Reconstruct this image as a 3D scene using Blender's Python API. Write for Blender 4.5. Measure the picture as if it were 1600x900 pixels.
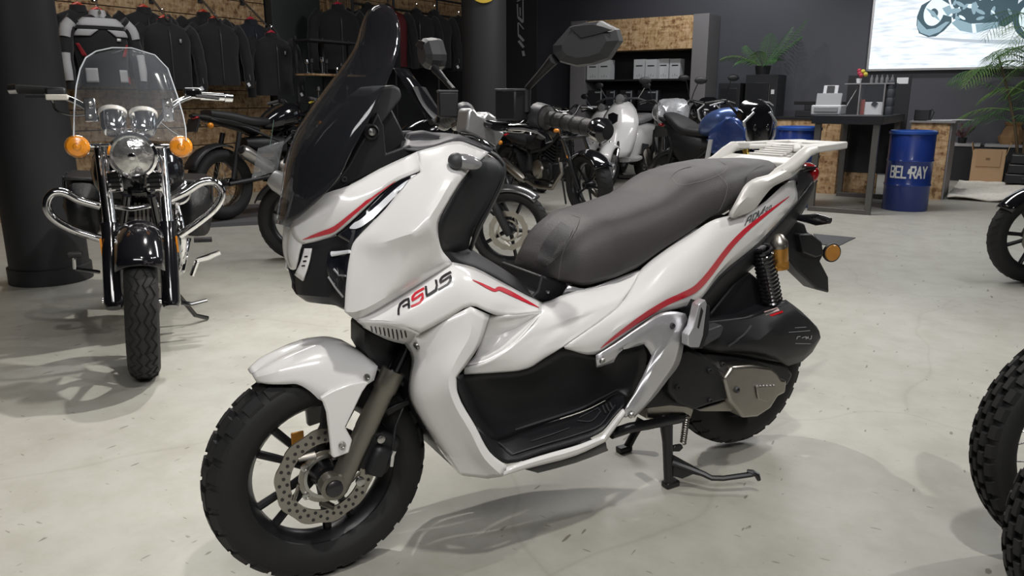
import bpy, bmesh, math, random
from mathutils import Vector, Matrix, Euler
from mathutils.bvhtree import BVHTree

for _o in list(bpy.data.objects):
    bpy.data.objects.remove(_o)
scene = bpy.context.scene
COL = scene.collection
R = math.radians
random.seed(7)

# ------------------------------------------------------------------ camera
FPX, HORIZON, CAM_H = 1200.0, 155.0, 1.142      # focal length and horizon row in the 1600x900 frame
PITCH = math.atan((450 - HORIZON) / FPX)
cam_data = bpy.data.cameras.new('camera')
cam_data.sensor_width = 36.0
cam_data.lens = 36.0 * FPX / 1600.0
cam_data.clip_end = 100
cam = bpy.data.objects.new('camera', cam_data)
cam.location = (0, 0, CAM_H)
cam.rotation_euler = (R(90) - PITCH, 0, 0)
COL.objects.link(cam)
scene.camera = cam

# ------------------------------------------------------------------ view + world + light
scene.view_settings.view_transform = 'Standard'
scene.view_settings.look = 'None'
scene.view_settings.gamma = 1.0
scene.view_settings.use_curve_mapping = False
scene.view_settings.exposure = 0.0
world = bpy.data.worlds.new('world')
scene.world = world
world.use_nodes = True
world.node_tree.nodes['Background'].inputs[0].default_value = (0.62, 0.64, 0.70, 1)
world.node_tree.nodes['Background'].inputs[1].default_value = 0.10


def spot(loc, target, power, size=0.12, angle=95, blend=0.6, col=(1, 0.965, 0.92)):
    l = bpy.data.lights.new('ceiling_spot', 'SPOT')
    l.energy = power
    l.shadow_soft_size = size
    l.spot_size = R(angle)
    l.spot_blend = blend
    l.color = col
    o = bpy.data.objects.new('ceiling_spot', l)
    o.location = loc
    o.rotation_euler = (Vector(target) - Vector(loc)).to_track_quat('-Z', 'Y').to_euler()
    COL.objects.link(o)
    return o


def area(loc, target, power, sx, sy, col=(1, 0.97, 0.92)):
    l = bpy.data.lights.new('ceiling_panel_light', 'AREA')
    l.energy = power
    l.shape = 'RECTANGLE'
    l.size, l.size_y = sx, sy
    l.color = col
    o = bpy.data.objects.new('ceiling_panel_light', l)
    o.location = loc
    o.rotation_euler = (Vector(target) - Vector(loc)).to_track_quat('-Z', 'Y').to_euler()
    COL.objects.link(o)
    return o

area((0.2, -1.3, 3.3), (0.2, 2.4, 0.5), 78, 3.0, 0.6, (1, 0.98, 0.97))
spot((3.3, 2.9, 3.6), (0.2, 2.6, 0.3), 165, 0.06, 85)
spot((-0.9, 4.4, 3.7), (0.4, 2.6, 0.2), 280, 0.05, 85)
spot((0.5, 0.5, 3.7), (0.1, 2.2, 0.3), 200, 0.07, 85)
spot((0.5, 4.0, 3.4), (-1.8, 3.1, 0.2), 400, 0.045, 68)
area((2.2, 7.6, 3.8), (2.2, 7.6, 0), 140, 3.2, 0.8, (1, 0.98, 0.97))
area((-2.6, 6.2, 3.8), (-3.0, 6.6, 0), 55, 2.0, 0.6, (1, 0.98, 0.97))
area((4.2, 4.6, 3.8), (4.0, 4.6, 0), 58, 2.0, 0.6, (0.97, 0.98, 1))
spot((2.6, 11.4, 4.0), (3.2, 12.6, 2.6), 160, 0.1, 110, 0.9, (0.96, 0.98, 1))
spot((4.8, 9.6, 3.9), (5.6, 11.2, 0.6), 160, 0.1, 90, 0.9)


# room axes: E1 runs away along the timber wall, E2 to the right along the back wall
RA = R(33)
E1 = Vector((math.sin(RA), math.cos(RA), 0))
E2 = Vector((math.cos(RA), -math.sin(RA), 0))
ROOM_ROT = -RA                                  # local x = E2, local y = E1


def room(a, b, z=0.0):
    """a along E2 (right), b along E1 (away)"""
    return E2 * a + E1 * b + Vector((0, 0, z))


# ------------------------------------------------------------------ pixel helpers (direction only; depth is given)
def ray(px, py):
    x, y = (px - 800) / FPX, (py - 450) / FPX
    c, s = math.cos(PITCH), math.sin(PITCH)
    return Vector((x, c - y * s, -s - y * c))


def ground(px, py, z=0.0):
    r = ray(px, py)
    t = (z - CAM_H) / r.z
    return Vector((0, 0, CAM_H)) + r * t


def on_plane(px, py, p0, n):
    o = Vector((0, 0, CAM_H))
    r = ray(px, py)
    return o + r * ((Vector(p0) - o).dot(n) / r.dot(n))


# ------------------------------------------------------------------ materials
MATS = {}


def mat(name, col, rough=0.5, metal=0.0, coat=0.0, bump=0.0, bscale=60, var=0.0, vscale=8, trans=0.0, alpha=1.0,
        emit=None, estr=0.0, spec=0.5, sheen=0.0):
    if name in MATS:
        return MATS[name]
    m = bpy.data.materials.new(name)
    m.use_nodes = True
    nt = m.node_tree
    b = nt.nodes['Principled BSDF']
    b.inputs['Base Color'].default_value = (*col, 1)
    b.inputs['Roughness'].default_value = rough
    b.inputs['Metallic'].default_value = metal
    b.inputs['Coat Weight'].default_value = coat
    b.inputs['Coat Roughness'].default_value = 0.06
    b.inputs['Transmission Weight'].default_value = trans
    b.inputs['Alpha'].default_value = alpha
    b.inputs['Specular IOR Level'].default_value = spec
    b.inputs['Sheen Weight'].default_value = sheen
    if emit:
        b.inputs['Emission Color'].default_value = (*emit, 1)
        b.inputs['Emission Strength'].default_value = estr
    tc = nt.nodes.new('ShaderNodeTexCoord')
    n = nt.nodes.new('ShaderNodeTexNoise')
    n.inputs['Scale'].default_value = vscale
    n.inputs['Detail'].default_value = 4
    nt.links.new(tc.outputs['Object'], n.inputs['Vector'])
    mr = nt.nodes.new('ShaderNodeMapRange')
    mr.inputs['To Min'].default_value = max(0.02, rough - 0.05)
    mr.inputs['To Max'].default_value = min(1, rough + 0.05)
    nt.links.new(n.outputs['Fac'], mr.inputs['Value'])
    nt.links.new(mr.outputs['Result'], b.inputs['Roughness'])
    if var > 0:
        mx = nt.nodes.new('ShaderNodeMix')
        mx.data_type = 'RGBA'
        mx.inputs[6].default_value = (*[c * (1 - var) for c in col], 1)
        mx.inputs[7].default_value = (*[min(1, c * (1 + var)) for c in col], 1)
        nt.links.new(n.outputs['Fac'], mx.inputs[0])
        nt.links.new(mx.outputs[2], b.inputs['Base Color'])
    if bump > 0:
        n2 = nt.nodes.new('ShaderNodeTexNoise')
        n2.inputs['Scale'].default_value = bscale
        n2.inputs['Detail'].default_value = 3
        nt.links.new(tc.outputs['Object'], n2.inputs['Vector'])
        bp = nt.nodes.new('ShaderNodeBump')
        bp.inputs['Strength'].default_value = bump
        bp.inputs['Distance'].default_value = 0.002
        nt.links.new(n2.outputs['Fac'], bp.inputs['Height'])
        nt.links.new(bp.outputs['Normal'], b.inputs['Normal'])
    MATS[name] = m
    return m


def osb_mat(name='osb', dark=1.0):
    if name in MATS:
        return MATS[name]
    m = bpy.data.materials.new(name)
    m.use_nodes = True
    nt = m.node_tree
    b = nt.nodes['Principled BSDF']
    b.inputs['Roughness'].default_value = 0.6
    tc = nt.nodes.new('ShaderNodeTexCoord')
    prev = None
    for k, (sc, rot) in enumerate((((7, 36, 30), 0.45), ((36, 7, 30), 1.3), ((30, 34, 8), 0.25))):
        mp = nt.nodes.new('ShaderNodeMapping')
        mp.inputs['Scale'].default_value = sc
        mp.inputs['Rotation'].default_value = (rot, rot * 1.7, rot * 0.6)
        nt.links.new(tc.outputs['Object'], mp.inputs['Vector'])
        vo = nt.nodes.new('ShaderNodeTexVoronoi')
        vo.inputs['Scale'].default_value = 1.0
        nt.links.new(mp.outputs['Vector'], vo.inputs['Vector'])
        sp = nt.nodes.new('ShaderNodeSeparateColor')
        nt.links.new(vo.outputs['Color'], sp.inputs[0])
        if prev is None:
            prev = sp.outputs[0]
        else:
            mm = nt.nodes.new('ShaderNodeMath')
            mm.operation = 'ADD' if k == 1 else 'ADD'
            nt.links.new(prev, mm.inputs[0])
            nt.links.new(sp.outputs[0], mm.inputs[1])
            prev = mm.outputs[0]
    mr = nt.nodes.new('ShaderNodeMapRange')
    mr.inputs['From Min'].default_value = 0.4
    mr.inputs['From Max'].default_value = 2.6
    nt.links.new(prev, mr.inputs['Value'])
    cr = nt.nodes.new('ShaderNodeValToRGB')
    e = cr.color_ramp.elements
    e[0].position, e[0].color = 0.0, (0.22 * dark, 0.11 * dark, 0.045 * dark, 1)
    e[1].position, e[1].color = 1.0, (0.80 * dark, 0.58 * dark, 0.34 * dark, 1)
    x = cr.color_ramp.elements.new(0.38)
    x.color = (0.56 * dark, 0.345 * dark, 0.165 * dark, 1)
    nt.links.new(mr.outputs['Result'], cr.inputs['Fac'])
    nt.links.new(cr.outputs['Color'], b.inputs['Base Color'])
    MATS[name] = m
    return m


WHITE = mat('white_gloss_paint', (0.84, 0.835, 0.825), 0.22, coat=0.8)
BLACKP = mat('black_moulded_plastic', (0.009, 0.0095, 0.0115), 0.46, bump=0.2, bscale=900)
DGREY = mat('dark_grey_plastic', (0.045, 0.045, 0.05), 0.5, bump=0.15, bscale=700)
GLOSSB = mat('gloss_black_paint', (0.008, 0.008, 0.010), 0.12, coat=0.8)
RUBBER = mat('tyre_rubber', (0.0115, 0.0115, 0.012), 0.7, bump=0.2, bscale=300, var=0.25, vscale=14)
RIMB = mat('satin_black_alloy', (0.012, 0.012, 0.014), 0.35)
STEEL = mat('brushed_steel', (0.40, 0.375, 0.34), 0.34, metal=1.0, var=0.1, vscale=30)
FORKM = mat('bronze_grey_fork', (0.25, 0.235, 0.205), 0.38, metal=0.85)
CHROME = mat('chrome', (0.82, 0.82, 0.84), 0.07, metal=1.0)
SILVER = mat('silver_satin_paint', (0.60, 0.60, 0.62), 0.30, metal=0.65, coat=0.3)
RACKS = mat('pale_silver_cast_paint', (0.66, 0.65, 0.62), 0.38, metal=0.15, bump=0.25, bscale=500)
SEATM = mat('dark_grey_seat_vinyl', (0.046, 0.043, 0.043), 0.5, bump=0.5, bscale=420)
SEATD = mat('charcoal_seat_vinyl', (0.018, 0.018, 0.020), 0.48, bump=0.5, bscale=420)
STITCH = mat('pale_grey_thread', (0.13, 0.125, 0.12), 0.7)
REDP = mat('red_decal', (0.62, 0.015, 0.035), 0.3, coat=0.5)
BLKD = mat('black_decal', (0.02, 0.018, 0.02), 0.35, coat=0.3)
GREYD = mat('grey_decal', (0.32, 0.33, 0.34), 0.4)
AMBER = mat('amber_lens', (0.85, 0.30, 0.02), 0.12, coat=1.0)
ORANGE = mat('amber_reservoir', (0.50, 0.24, 0.05), 0.25, metal=0.6)
REDL = mat('red_lens', (0.45, 0.01, 0.015), 0.15, coat=1.0)
SMOKE = mat('smoked_acrylic', (0.02, 0.021, 0.025), 0.04, alpha=0.60, spec=0.7)
CLEAR = mat('clear_acrylic', (0.35, 0.38, 0.42), 0.04, alpha=0.07, spec=0.8)
LENS = mat('clear_lamp_lens', (0.30, 0.30, 0.31), 0.10, metal=0.35, coat=1.0, bump=0.6, bscale=90)
LEDG = mat('frosted_light_strip', (0.86, 0.88, 0.92), 0.25, metal=0.15, coat=1.0)
GLASSB = mat('dark_lamp_glass', (0.012, 0.013, 0.018), 0.05, coat=1.0)
BOLT = mat('zinc_bolt', (0.55, 0.55, 0.53), 0.3, metal=1.0)
GOLD = mat('gold_fork', (0.75, 0.52, 0.12), 0.25, metal=0.9)
BLUEP = mat('metallic_blue_paint', (0.04, 0.085, 0.30), 0.28, metal=0.3, coat=0.7)


# ------------------------------------------------------------------ mesh builder
def frames(pts, closed=False):
    out = []
    n = len(pts)
    up = None
    for i in range(n):
        a = pts[i - 1] if (i > 0 or closed) else pts[i]
        b = pts[(i + 1) % n] if (i < n - 1 or closed) else pts[i]
        t = (b - a)
        if t.length < 1e-9:
            t = Vector((0, 0, 1))
        t.normalize()
        if up is None:
            up = t.orthogonal().normalized()
        else:
            up = (up - t * up.dot(t))
            up = up.normalized() if up.length > 1e-6 else t.orthogonal().normalized()
        out.append((t, up, t.cross(up)))
    return out


class MB:
    def __init__(self):
        self.v, self.f = [], []

    def add(self, vs, fs):
        o = len(self.v)
        self.v += [Vector(x) for x in vs]
        self.f += [tuple(i + o for i in f) for f in fs]
        return self

    def box(self, c, s, rot=None):
        c = Vector(c)
        vs = [Vector((x * s[0] / 2, y * s[1] / 2, z * s[2] / 2)) for x in (-1, 1) for y in (-1, 1) for z in (-1, 1)]
        if rot is not None:
            M = rot if isinstance(rot, Matrix) else Euler(rot).to_matrix()
            vs = [M @ v for v in vs]
        return self.add([v + c for v in vs], [(0, 1, 3, 2), (4, 6, 7, 5), (0, 4, 5, 1), (2, 3, 7, 6), (0, 2, 6, 4), (1, 5, 7, 3)])

    def tube(self, pts, r, n=10, closed=False, caps=True, flat=1.0):
        pts = [Vector(p) for p in pts]
        k = len(pts)
        rs = r if isinstance(r, (list, tuple)) else [r] * k
        fr = frames(pts, closed)
        vs, fs = [], []
        for p, (t, u, w), rr in zip(pts, fr, rs):
            for j in range(n):
                a = 2 * math.pi * j / n
                vs.append(p + u * (rr * math.cos(a)) + w * (rr * flat * math.sin(a)))
        m = k if closed else k - 1
        for i in range(m):
            for j in range(n):
                i2 = (i + 1) % k
                fs.append((i * n + j, i * n + (j + 1) % n, i2 * n + (j + 1) % n, i2 * n + j))
        if caps and not closed:
            fs.append(tuple(range(n))[::-1])
            fs.append(tuple((k - 1) * n + j for j in range(n)))
        return self.add(vs, fs)

    def lathe(self, prof, c=(0, 0, 0), axis=(0, 1, 0), n=32, closed=False, caps=False, a0=0, a1=2 * math.pi):
        ax = Vector(axis).normalized()
        u = ax.orthogonal().normalized()
        w = ax.cross(u)
        c = Vector(c)
        full = abs(a1 - a0 - 2 * math.pi) < 1e-6
        vs, fs = [], []
        k = len(prof)
        m = n if full else n + 1
        for i in range(m):
            a = a0 + (a1 - a0) * i / n
            d = u * math.cos(a) + w * math.sin(a)
            for (r, h) in prof:
                vs.append(c + d * r + ax * h)
        for i in range(n):
            i2 = (i + 1) % m
            for j in range(k if closed else k - 1):
                j2 = (j + 1) % k
                fs.append((i * k + j, i2 * k + j, i2 * k + j2, i * k + j2))
        if caps and full:
            fs.append(tuple(i * k for i in range(m)))
            fs.append(tuple(i * k + k - 1 for i in range(m))[::-1])
        return self.add(vs, fs)

    def prism(self, poly, off):
        off = Vector(off)
        a = [Vector(p) for p in poly]
        n = len(a)
        fs = [tuple(range(n))[::-1], tuple(range(n, 2 * n))]
        fs += [(i, (i + 1) % n, n + (i + 1) % n, n + i) for i in range(n)]
        return self.add(a + [p + off for p in a], fs)

    def grid(self, rows, cu=False, cv=False):
        k, n = len(rows), len(rows[0])
        vs = [p for r in rows for p in r]
        fs = []
        for i in range(k if cu else k - 1):
            for j in range(n if cv else n - 1):
                i2, j2 = (i + 1) % k, (j + 1) % n
                fs.append((i * n + j, i * n + j2, i2 * n + j2, i2 * n + j))
        return self.add(vs, fs)

    def ball(self, c, r, n=12, m=8):
        c = Vector(c)
        rr = Vector(r) if isinstance(r, (tuple, list, Vector)) else Vector((r, r, r))
        vs = [c + Vector((0, 0, rr.z))]
        for i in range(1, m):
            t = math.pi * i / m
            for j in range(n):
                a = 2 * math.pi * j / n
                vs.append(c + Vector((rr.x * math.sin(t) * math.cos(a), rr.y * math.sin(t) * math.sin(a), rr.z * math.cos(t))))
        vs.append(c - Vector((0, 0, rr.z)))
        fs = [(0, 1 + j, 1 + (j + 1) % n) for j in range(n)]
        for i in range(m - 2):
            for j in range(n):
                fs.append((1 + i * n + j, 1 + (i + 1) * n + j, 1 + (i + 1) * n + (j + 1) % n, 1 + i * n + (j + 1) % n))
        l = len(vs) - 1
        o = 1 + (m - 2) * n
        fs += [(l, o + (j + 1) % n, o + j) for j in range(n)]
        return self.add(vs, fs)

    def mirror(self):
        o = len(self.v)
        self.v += [Vector((p.x, -p.y, p.z)) for p in self.v]
        self.f += [tuple(i + o for i in reversed(f)) for f in self.f]
        return self

    def xf(self, M):
        self.v = [M @ p for p in self.v]
        return self

    def mesh(self, name, m, smooth=40):
        me = bpy.data.meshes.new(name)
        me.from_pydata([tuple(p) for p in self.v], [], self.f)
        me.validate()
        bm = bmesh.new()
        bm.from_mesh(me)
        bmesh.ops.recalc_face_normals(bm, faces=bm.faces)
        bm.to_mesh(me)
        bm.free()
        for ms in (m if isinstance(m, (list, tuple)) else [m]):
            me.materials.append(ms)
        if smooth:
            for p in me.polygons:
                p.use_smooth = True
            me.set_sharp_from_angle(angle=R(smooth))
        return me

    def obj(self, name, m, parent=None, smooth=40, bevel=0.0, solid=0.0, bseg=2, sub=0):
        o = bpy.data.objects.new(name, self.mesh(name, m, smooth))
        COL.objects.link(o)
        if parent is not None:
            o.parent = parent
        if sub:
            s = o.modifiers.new('subdivision', 'SUBSURF')
            s.levels = s.render_levels = sub
        if solid:
            s = o.modifiers.new('solidify', 'SOLIDIFY')
            s.thickness = solid
            s.offset = 0
        if bevel:
            b = o.modifiers.new('bevel', 'BEVEL')
            b.width = bevel
            b.segments = bseg
            b.limit_method = 'ANGLE'
            b.angle_limit = R(35)
        return o


def tag(o, label=None, cat=None, group=None, kind=None):
    if label:
        o['label'] = label
    if cat:
        o['category'] = cat
    if group:
        o['group'] = group
    if kind:
        o['kind'] = kind
    return o


def thing(name, label, cat, loc=(0, 0, 0), rotz=0.0, group=None, roll=0.0):
    o = bpy.data.objects.new(name, None)
    o.empty_display_size = 0.1
    COL.objects.link(o)
    o.location = loc
    o.rotation_euler = (roll, 0, rotz)
    return tag(o, label, cat, group)


def dens(pts, k, corner=50):
    """curve through the points; points with a sharp turn stay corners"""
    n = len(pts)
    if n < 3 or k < 2:
        return [pts[0].lerp(pts[-1], i / k) for i in range(k + 1)] if (n == 2 and k > 1) else list(pts)
    T = []
    for i in range(n):
        if i == 0:
            T.append((pts[1] - pts[0]) * 1.0)
        elif i == n - 1:
            T.append(pts[-1] - pts[-2])
        else:
            a, b = pts[i] - pts[i - 1], pts[i + 1] - pts[i]
            if a.length < 1e-9 or b.length < 1e-9 or a.angle(b) > R(corner):
                T.append(None)
            else:
                T.append((a.normalized() + b.normalized()).normalized())
    out = []
    for i in range(n - 1):
        d = (pts[i + 1] - pts[i])
        l = d.length
        t0 = T[i].normalized() * l if (T[i] is not None and T[i].length > 0) else d
        t1 = T[i + 1].normalized() * l if (T[i + 1] is not None and T[i + 1].length > 0) else d
        for j in range(k):
            s = j / k
            h1, h2 = 2 * s**3 - 3 * s**2 + 1, s**3 - 2 * s**2 + s
            h3, h4 = -2 * s**3 + 3 * s**2, s**3 - s**2
            out.append(pts[i] * h1 + t0 * h2 + pts[i + 1] * h3 + t1 * h4)
    out.append(pts[-1])
    return out


def skin(rows, kr=3, kc=3, corner=50):
    rows = [dens(r, kr, corner) for r in rows]
    cols = [dens([r[j] for r in rows], kc, corner) for j in range(len(rows[0]))]
    return [[c[i] for c in cols] for i in range(len(cols[0]))]


def pair(mb, name, m, parent, smooth=40, **kw):
    """the near piece and its twin on the other side; one piece when it crosses the middle"""
    if min(abs(v.y) for v in mb.v) < 1e-4:
        mb.mirror()
        seen, idx, vs = {}, [], []
        for v in mb.v:
            k = (round(v.x, 5), round(abs(v.y) if abs(v.y) < 1e-4 else v.y, 5), round(v.z, 5))
            if k not in seen:
                seen[k] = len(vs)
                vs.append(v)
            idx.append(seen[k])
        mb.v = vs
        mb.f = [t for t in (tuple(dict.fromkeys(idx[i] for i in f)) for f in mb.f) if len(t) > 2]
        return mb.obj(name, m, parent, smooth, **kw)
    o = mb.obj(name, m, parent, smooth, **kw)
    tw = MB()
    tw.v = [Vector((v.x, -v.y, v.z)) for v in mb.v]
    tw.f = [tuple(reversed(f)) for f in mb.f]
    tw.obj(name, m, parent, smooth, **kw)
    return o


def copy_tree(o, parent=None):
    c = o.copy()
    COL.objects.link(c)
    if parent is not None:
        c.parent = parent
    for ch in list(o.children):
        copy_tree(ch, c)
    return c


# ------------------------------------------------------------------ wheels
def tyre_mb(Rt, w, rim_r, blocks=26, depth=0.009, rows=4, cover=0.78, n=64, knob=False):
    """tyre around the y axis, centre at the origin"""
    mb = MB()
    tw = (Rt - rim_r)
    Rb = Rt - depth
    prof = []
    for i in range(17):
        a = -math.pi * 0.5 * 1.28 + math.pi * 1.28 * i / 16
        s, c = math.sin(a), math.cos(a)
        y = w * math.copysign(abs(s) ** 0.8, s)
        r = rim_r + tw * 0.42 + (Rb - rim_r - tw * 0.42) * math.copysign(abs(c) ** 0.75, c)
        prof.append((r, y))
    prof = [(rim_r - 0.004, prof[0][1] * 0.72)] + prof + [(rim_r - 0.004, prof[-1][1] * 0.72)]
    mb.lathe(prof, n=n, closed=True)

    def crown(y, lift=0.0):
        c = math.sqrt(max(0, 1 - (min(abs(y) / w, 1)) ** 2.2))
        return rim_r + tw * 0.42 + (Rb - rim_r - tw * 0.42) * c ** 0.8 + lift
    edges = []
    span = 2 * w * 0.94
    for j in range(rows):
        y0 = -span / 2 + span * j / rows
        y1 = -span / 2 + span * (j + 1) / rows
        edges.append((y0 + span / rows * (1 - cover) * 0.35, y1 - span / rows * (1 - cover) * 0.35))
    for j, (y0, y1) in enumerate(edges):
        off = 0.5 * (j % 2) if knob else 0.22 * ((j % 2))
        for k in range(blocks):
            a0 = 2 * math.pi * (k + off) / blocks
            a1 = a0 + 2 * math.pi * cover / blocks
            vs = []
            for lift in (-0.004, depth):
                for a in (a0, (a0 + a1) / 2, a1):
                    for y in (y0, y1):
                        sh = 0.003 if lift > 0 else 0
                        aa = a + (sh / Rt if a == a0 else (-sh / Rt if a == a1 else 0))
                        yy = y + (sh if y == y0 else -sh) * 0.5
                        rr = crown(yy, lift)
                        vs.append((rr * math.cos(aa), yy, rr * math.sin(aa)))
            fs = [(6, 7, 9, 8), (8, 9, 11, 10), (0, 6, 8, 2), (2, 8, 10, 4), (1, 3, 9, 7), (3, 5, 11, 9), (0, 1, 7, 6), (4, 10, 11, 5)]
            mb.add(vs, fs)
    return mb


def smooth_tyre_mb(Rt, w, rim_r, n=48, grooves=22):
    mb = MB()
    tw = Rt - rim_r
    prof = []
    for i in range(15):
        a = -math.pi * 0.62 + math.pi * 1.24 * i / 14
        s, c = math.sin(a), math.cos(a)
        prof.append((rim_r + tw * 0.45 + tw * 0.55 * c, w * math.copysign(abs(s) ** 0.85, s)))
    prof = [(rim_r - 0.004, -w * 0.7)] + prof + [(rim_r - 0.004, w * 0.7)]
    mb.lathe(prof, n=n, closed=True)
    return mb


def rim_mb(rr, w, hub_r, spokes=5, double=True, sw=0.016, depth=0.022, hub_w=0.06):
    mb = MB()
    mb.lathe([(rr, -w), (rr + 0.006, -w - 0.002), (rr - 0.008, -w * 0.72), (rr - 0.022, -w * 0.35), (rr - 0.026, 0), (rr - 0.022, w * 0.35),
              (rr - 0.008, w * 0.72), (rr + 0.006, w + 0.002), (rr, w), (rr - 0.003, 0)], n=56, closed=True)
    mb.lathe([(hub_r * 0.35, -hub_w), (hub_r * 0.8, -hub_w), (hub_r, -hub_w * 0.5), (hub_r, hub_w * 0.5), (hub_r * 0.8, hub_w), (hub_r * 0.35, hub_w)], n=28, closed=True)
    for k in range(spokes):
        for s in ((-1, 1) if double else (0,)):
            a = 2 * math.pi * k / spokes + 0.3
            a_o = a + s * 0.20
            a_i = a + s * 0.42 * (0.6 if double else 1)
            p0 = Vector((hub_r * 0.9 * math.cos(a_i), 0, hub_r * 0.9 * math.sin(a_i)))
            p1 = Vector(((rr - 0.02) * math.cos(a_o), 0, (rr - 0.02) * math.sin(a_o)))
            mb.tube([p0, p0.lerp(p1, 0.5), p1], [sw * 0.75, sw * 0.55, sw * 0.6], n=8, flat=depth / sw * 0.8)
    return mb


def spoke_rim_mb(rr, w, hub_r, n=36, r=0.0022, hub_w=0.05):
    mb = MB()
    mb.lathe([(rr, -w), (rr + 0.006, -w), (rr - 0.01, -w * 0.6), (rr - 0.014, 0), (rr - 0.01, w * 0.6), (rr + 0.006, w), (rr, w), (rr - 0.004, 0)], n=56, closed=True)
    mb.lathe([(hub_r * 0.4, -hub_w), (hub_r, -hub_w), (hub_r, -hub_w * 0.8), (hub_r * 0.6, -hub_w * 0.7), (hub_r * 0.6, hub_w * 0.7), (hub_r, hub_w * 0.8), (hub_r, hub_w), (hub_r * 0.4, hub_w)], n=24, closed=True)
    for k in range(n):
        a = 2 * math.pi * k / n
        s = 1 if k % 2 else -1
        b = a + (0.5 if (k // 2) % 2 else -0.5)
        mb.tube([(hub_r * math.cos(b), s * hub_w * 0.9, hub_r * math.sin(b)), ((rr - 0.01) * math.cos(a), 0, (rr - 0.01) * math.sin(a))], r, n=5)
    return mb


def disc_mb(r_out, r_in, carrier, y=0.0, t=0.004, waves=10, arms=5):
    mb = MB()
    n = waves * 8
    rows = []
    for i in range(n):
        a = 2 * math.pi * i / n
        ro = r_out * (1 + 0.018 * math.copysign(abs(math.sin(a * waves)) ** 0.5, math.sin(a * waves)))
        rows.append([Vector((rr * math.cos(a), yy, rr * math.sin(a))) for rr, yy in ((r_in, y - t / 2), (ro, y - t / 2), (ro, y + t / 2), (r_in, y + t / 2))])
    mb.grid(rows, cu=True, cv=True)
    mb.lathe([(carrier - 0.012, y - t / 2), (carrier, y - t / 2), (carrier, y + t / 2), (carrier - 0.012, y + t / 2)], n=40, closed=True)
    for k in range(arms):
        a = 2 * math.pi * k / arms
        p0 = Vector((carrier * 0.98 * math.cos(a - 0.25), y, carrier * 0.98 * math.sin(a - 0.25)))
        p1 = Vector((r_in * 1.03 * math.cos(a + 0.2), y, r_in * 1.03 * math.sin(a + 0.2)))
        mb.tube([p0, p1], [0.011, 0.009], n=6, flat=0.3)
    return mb


# =================================================================== white maxi scooter (u rearwards, v to its left, z up)
HA = R(30)
HF = Vector((-0.469, 1.712, 0))
H_U = Vector((math.cos(HA), math.sin(HA), 0))
H_V = Vector((math.sin(HA), -math.cos(HA), 0))


def L(px, py, v):
    """photo direction met with the lengthwise plane v metres left of the scooter's centre plane"""
    p = on_plane(px, py, HF + H_V * v, H_V) - HF
    return Vector((p.dot(H_U), -v, p.z))


def U(px, py, u0, v0, cu, cv):
    """photo direction met with the upright plane through (u0,v0) that runs along (cu,cv)"""
    n = (H_U * cv - H_V * cu).normalized()
    p = on_plane(px, py, HF + H_U * u0 + H_V * v0, n) - HF
    return Vector((p.dot(H_U), -p.dot(H_V), p.z))


def LZ(px, py, z):
    p = ground(px, py, z) - HF
    return Vector((p.dot(H_U), -p.dot(H_V), z))


def LR(rows):
    return [[L(*p) for p in r] for r in rows]


scooter = thing('motor_scooter', 'white maxi scooter with red stripes on its centre stand', 'scooter', HF, HA)
HERO_BVH = []


def hpanel(name, rows, m, kr=3, kc=3, mirror=True, solid=0.005, cast=True, corner=50, smooth=35, parent=None):
    g = skin(LR(rows), kr, kc, corner)
    mb = MB().grid(g)
    if cast:
        HERO_BVH.append(BVHTree.FromPolygons([tuple(v) for v in mb.v], mb.f))
    if mirror:
        return pair(mb, name, m, parent or scooter, smooth, solid=solid)
    return mb.obj(name, m, parent or scooter, smooth, solid=solid)


def slab(name, pts, v0, v1, m, bevel=0.004, mirror=False, cast=False, parent=None, extra=None):
    """outline seen in the photo at the near plane v0, going back to v1"""
    a = [L(x, y, v0) for x, y in pts]
    mb = MB().prism(a, (0, v0 - v1, 0))
    if cast:
        HERO_BVH.append(BVHTree.FromPolygons([tuple(v) for v in mb.v], mb.f))
    if mirror:
        return pair(mb, name, m, parent or scooter, 30, bevel=bevel)
    return mb.obj(name, m, parent or scooter, 30, bevel=bevel)


CAM_L = Matrix.Rotation(-HA, 3, 'Z') @ (Vector((0, 0, CAM_H)) - HF)


def cast(px, py, lift=0.002):
    d = (Matrix.Rotation(-HA, 3, 'Z') @ ray(px, py)).normalized()
    best = None
    for t in HERO_BVH:
        h = t.ray_cast(CAM_L, d)
        if h[0] is not None and (best is None or h[3] < best[3]):
            best = h
    if best is None:
        return None, None
    n = best[1] if best[1].dot(d) < 0 else -best[1]
    return best[0] + n * lift, n


def ribbon(name, pts, m, mirror=True, lift=0.0042, k=4, parent=None):
    """pts: (px,py,half width px) centre line of a decal laid on the bodywork"""
    P = dens([Vector((x, y, w)) for x, y, w in pts], k)
    rows = []
    for i, p in enumerate(P):
        a, b = P[max(0, i - 1)], P[min(len(P) - 1, i + 1)]
        t = Vector((b.x - a.x, b.y - a.y))
        t.normalize()
        row = []
        for s in (-1, 0, 1):
            q, n = cast(p.x - t.y * p.z * s, p.y + t.x * p.z * s, lift)
            row.append(q)
        if all(q is not None for q in row):
            rows.append(row)
    if len(rows) < 2:
        return None
    mb = MB().grid(rows)
    if mirror:
        return pair(mb, name, m, parent or scooter, 60)
    return mb.obj(name, m, parent or scooter, 60)


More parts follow.
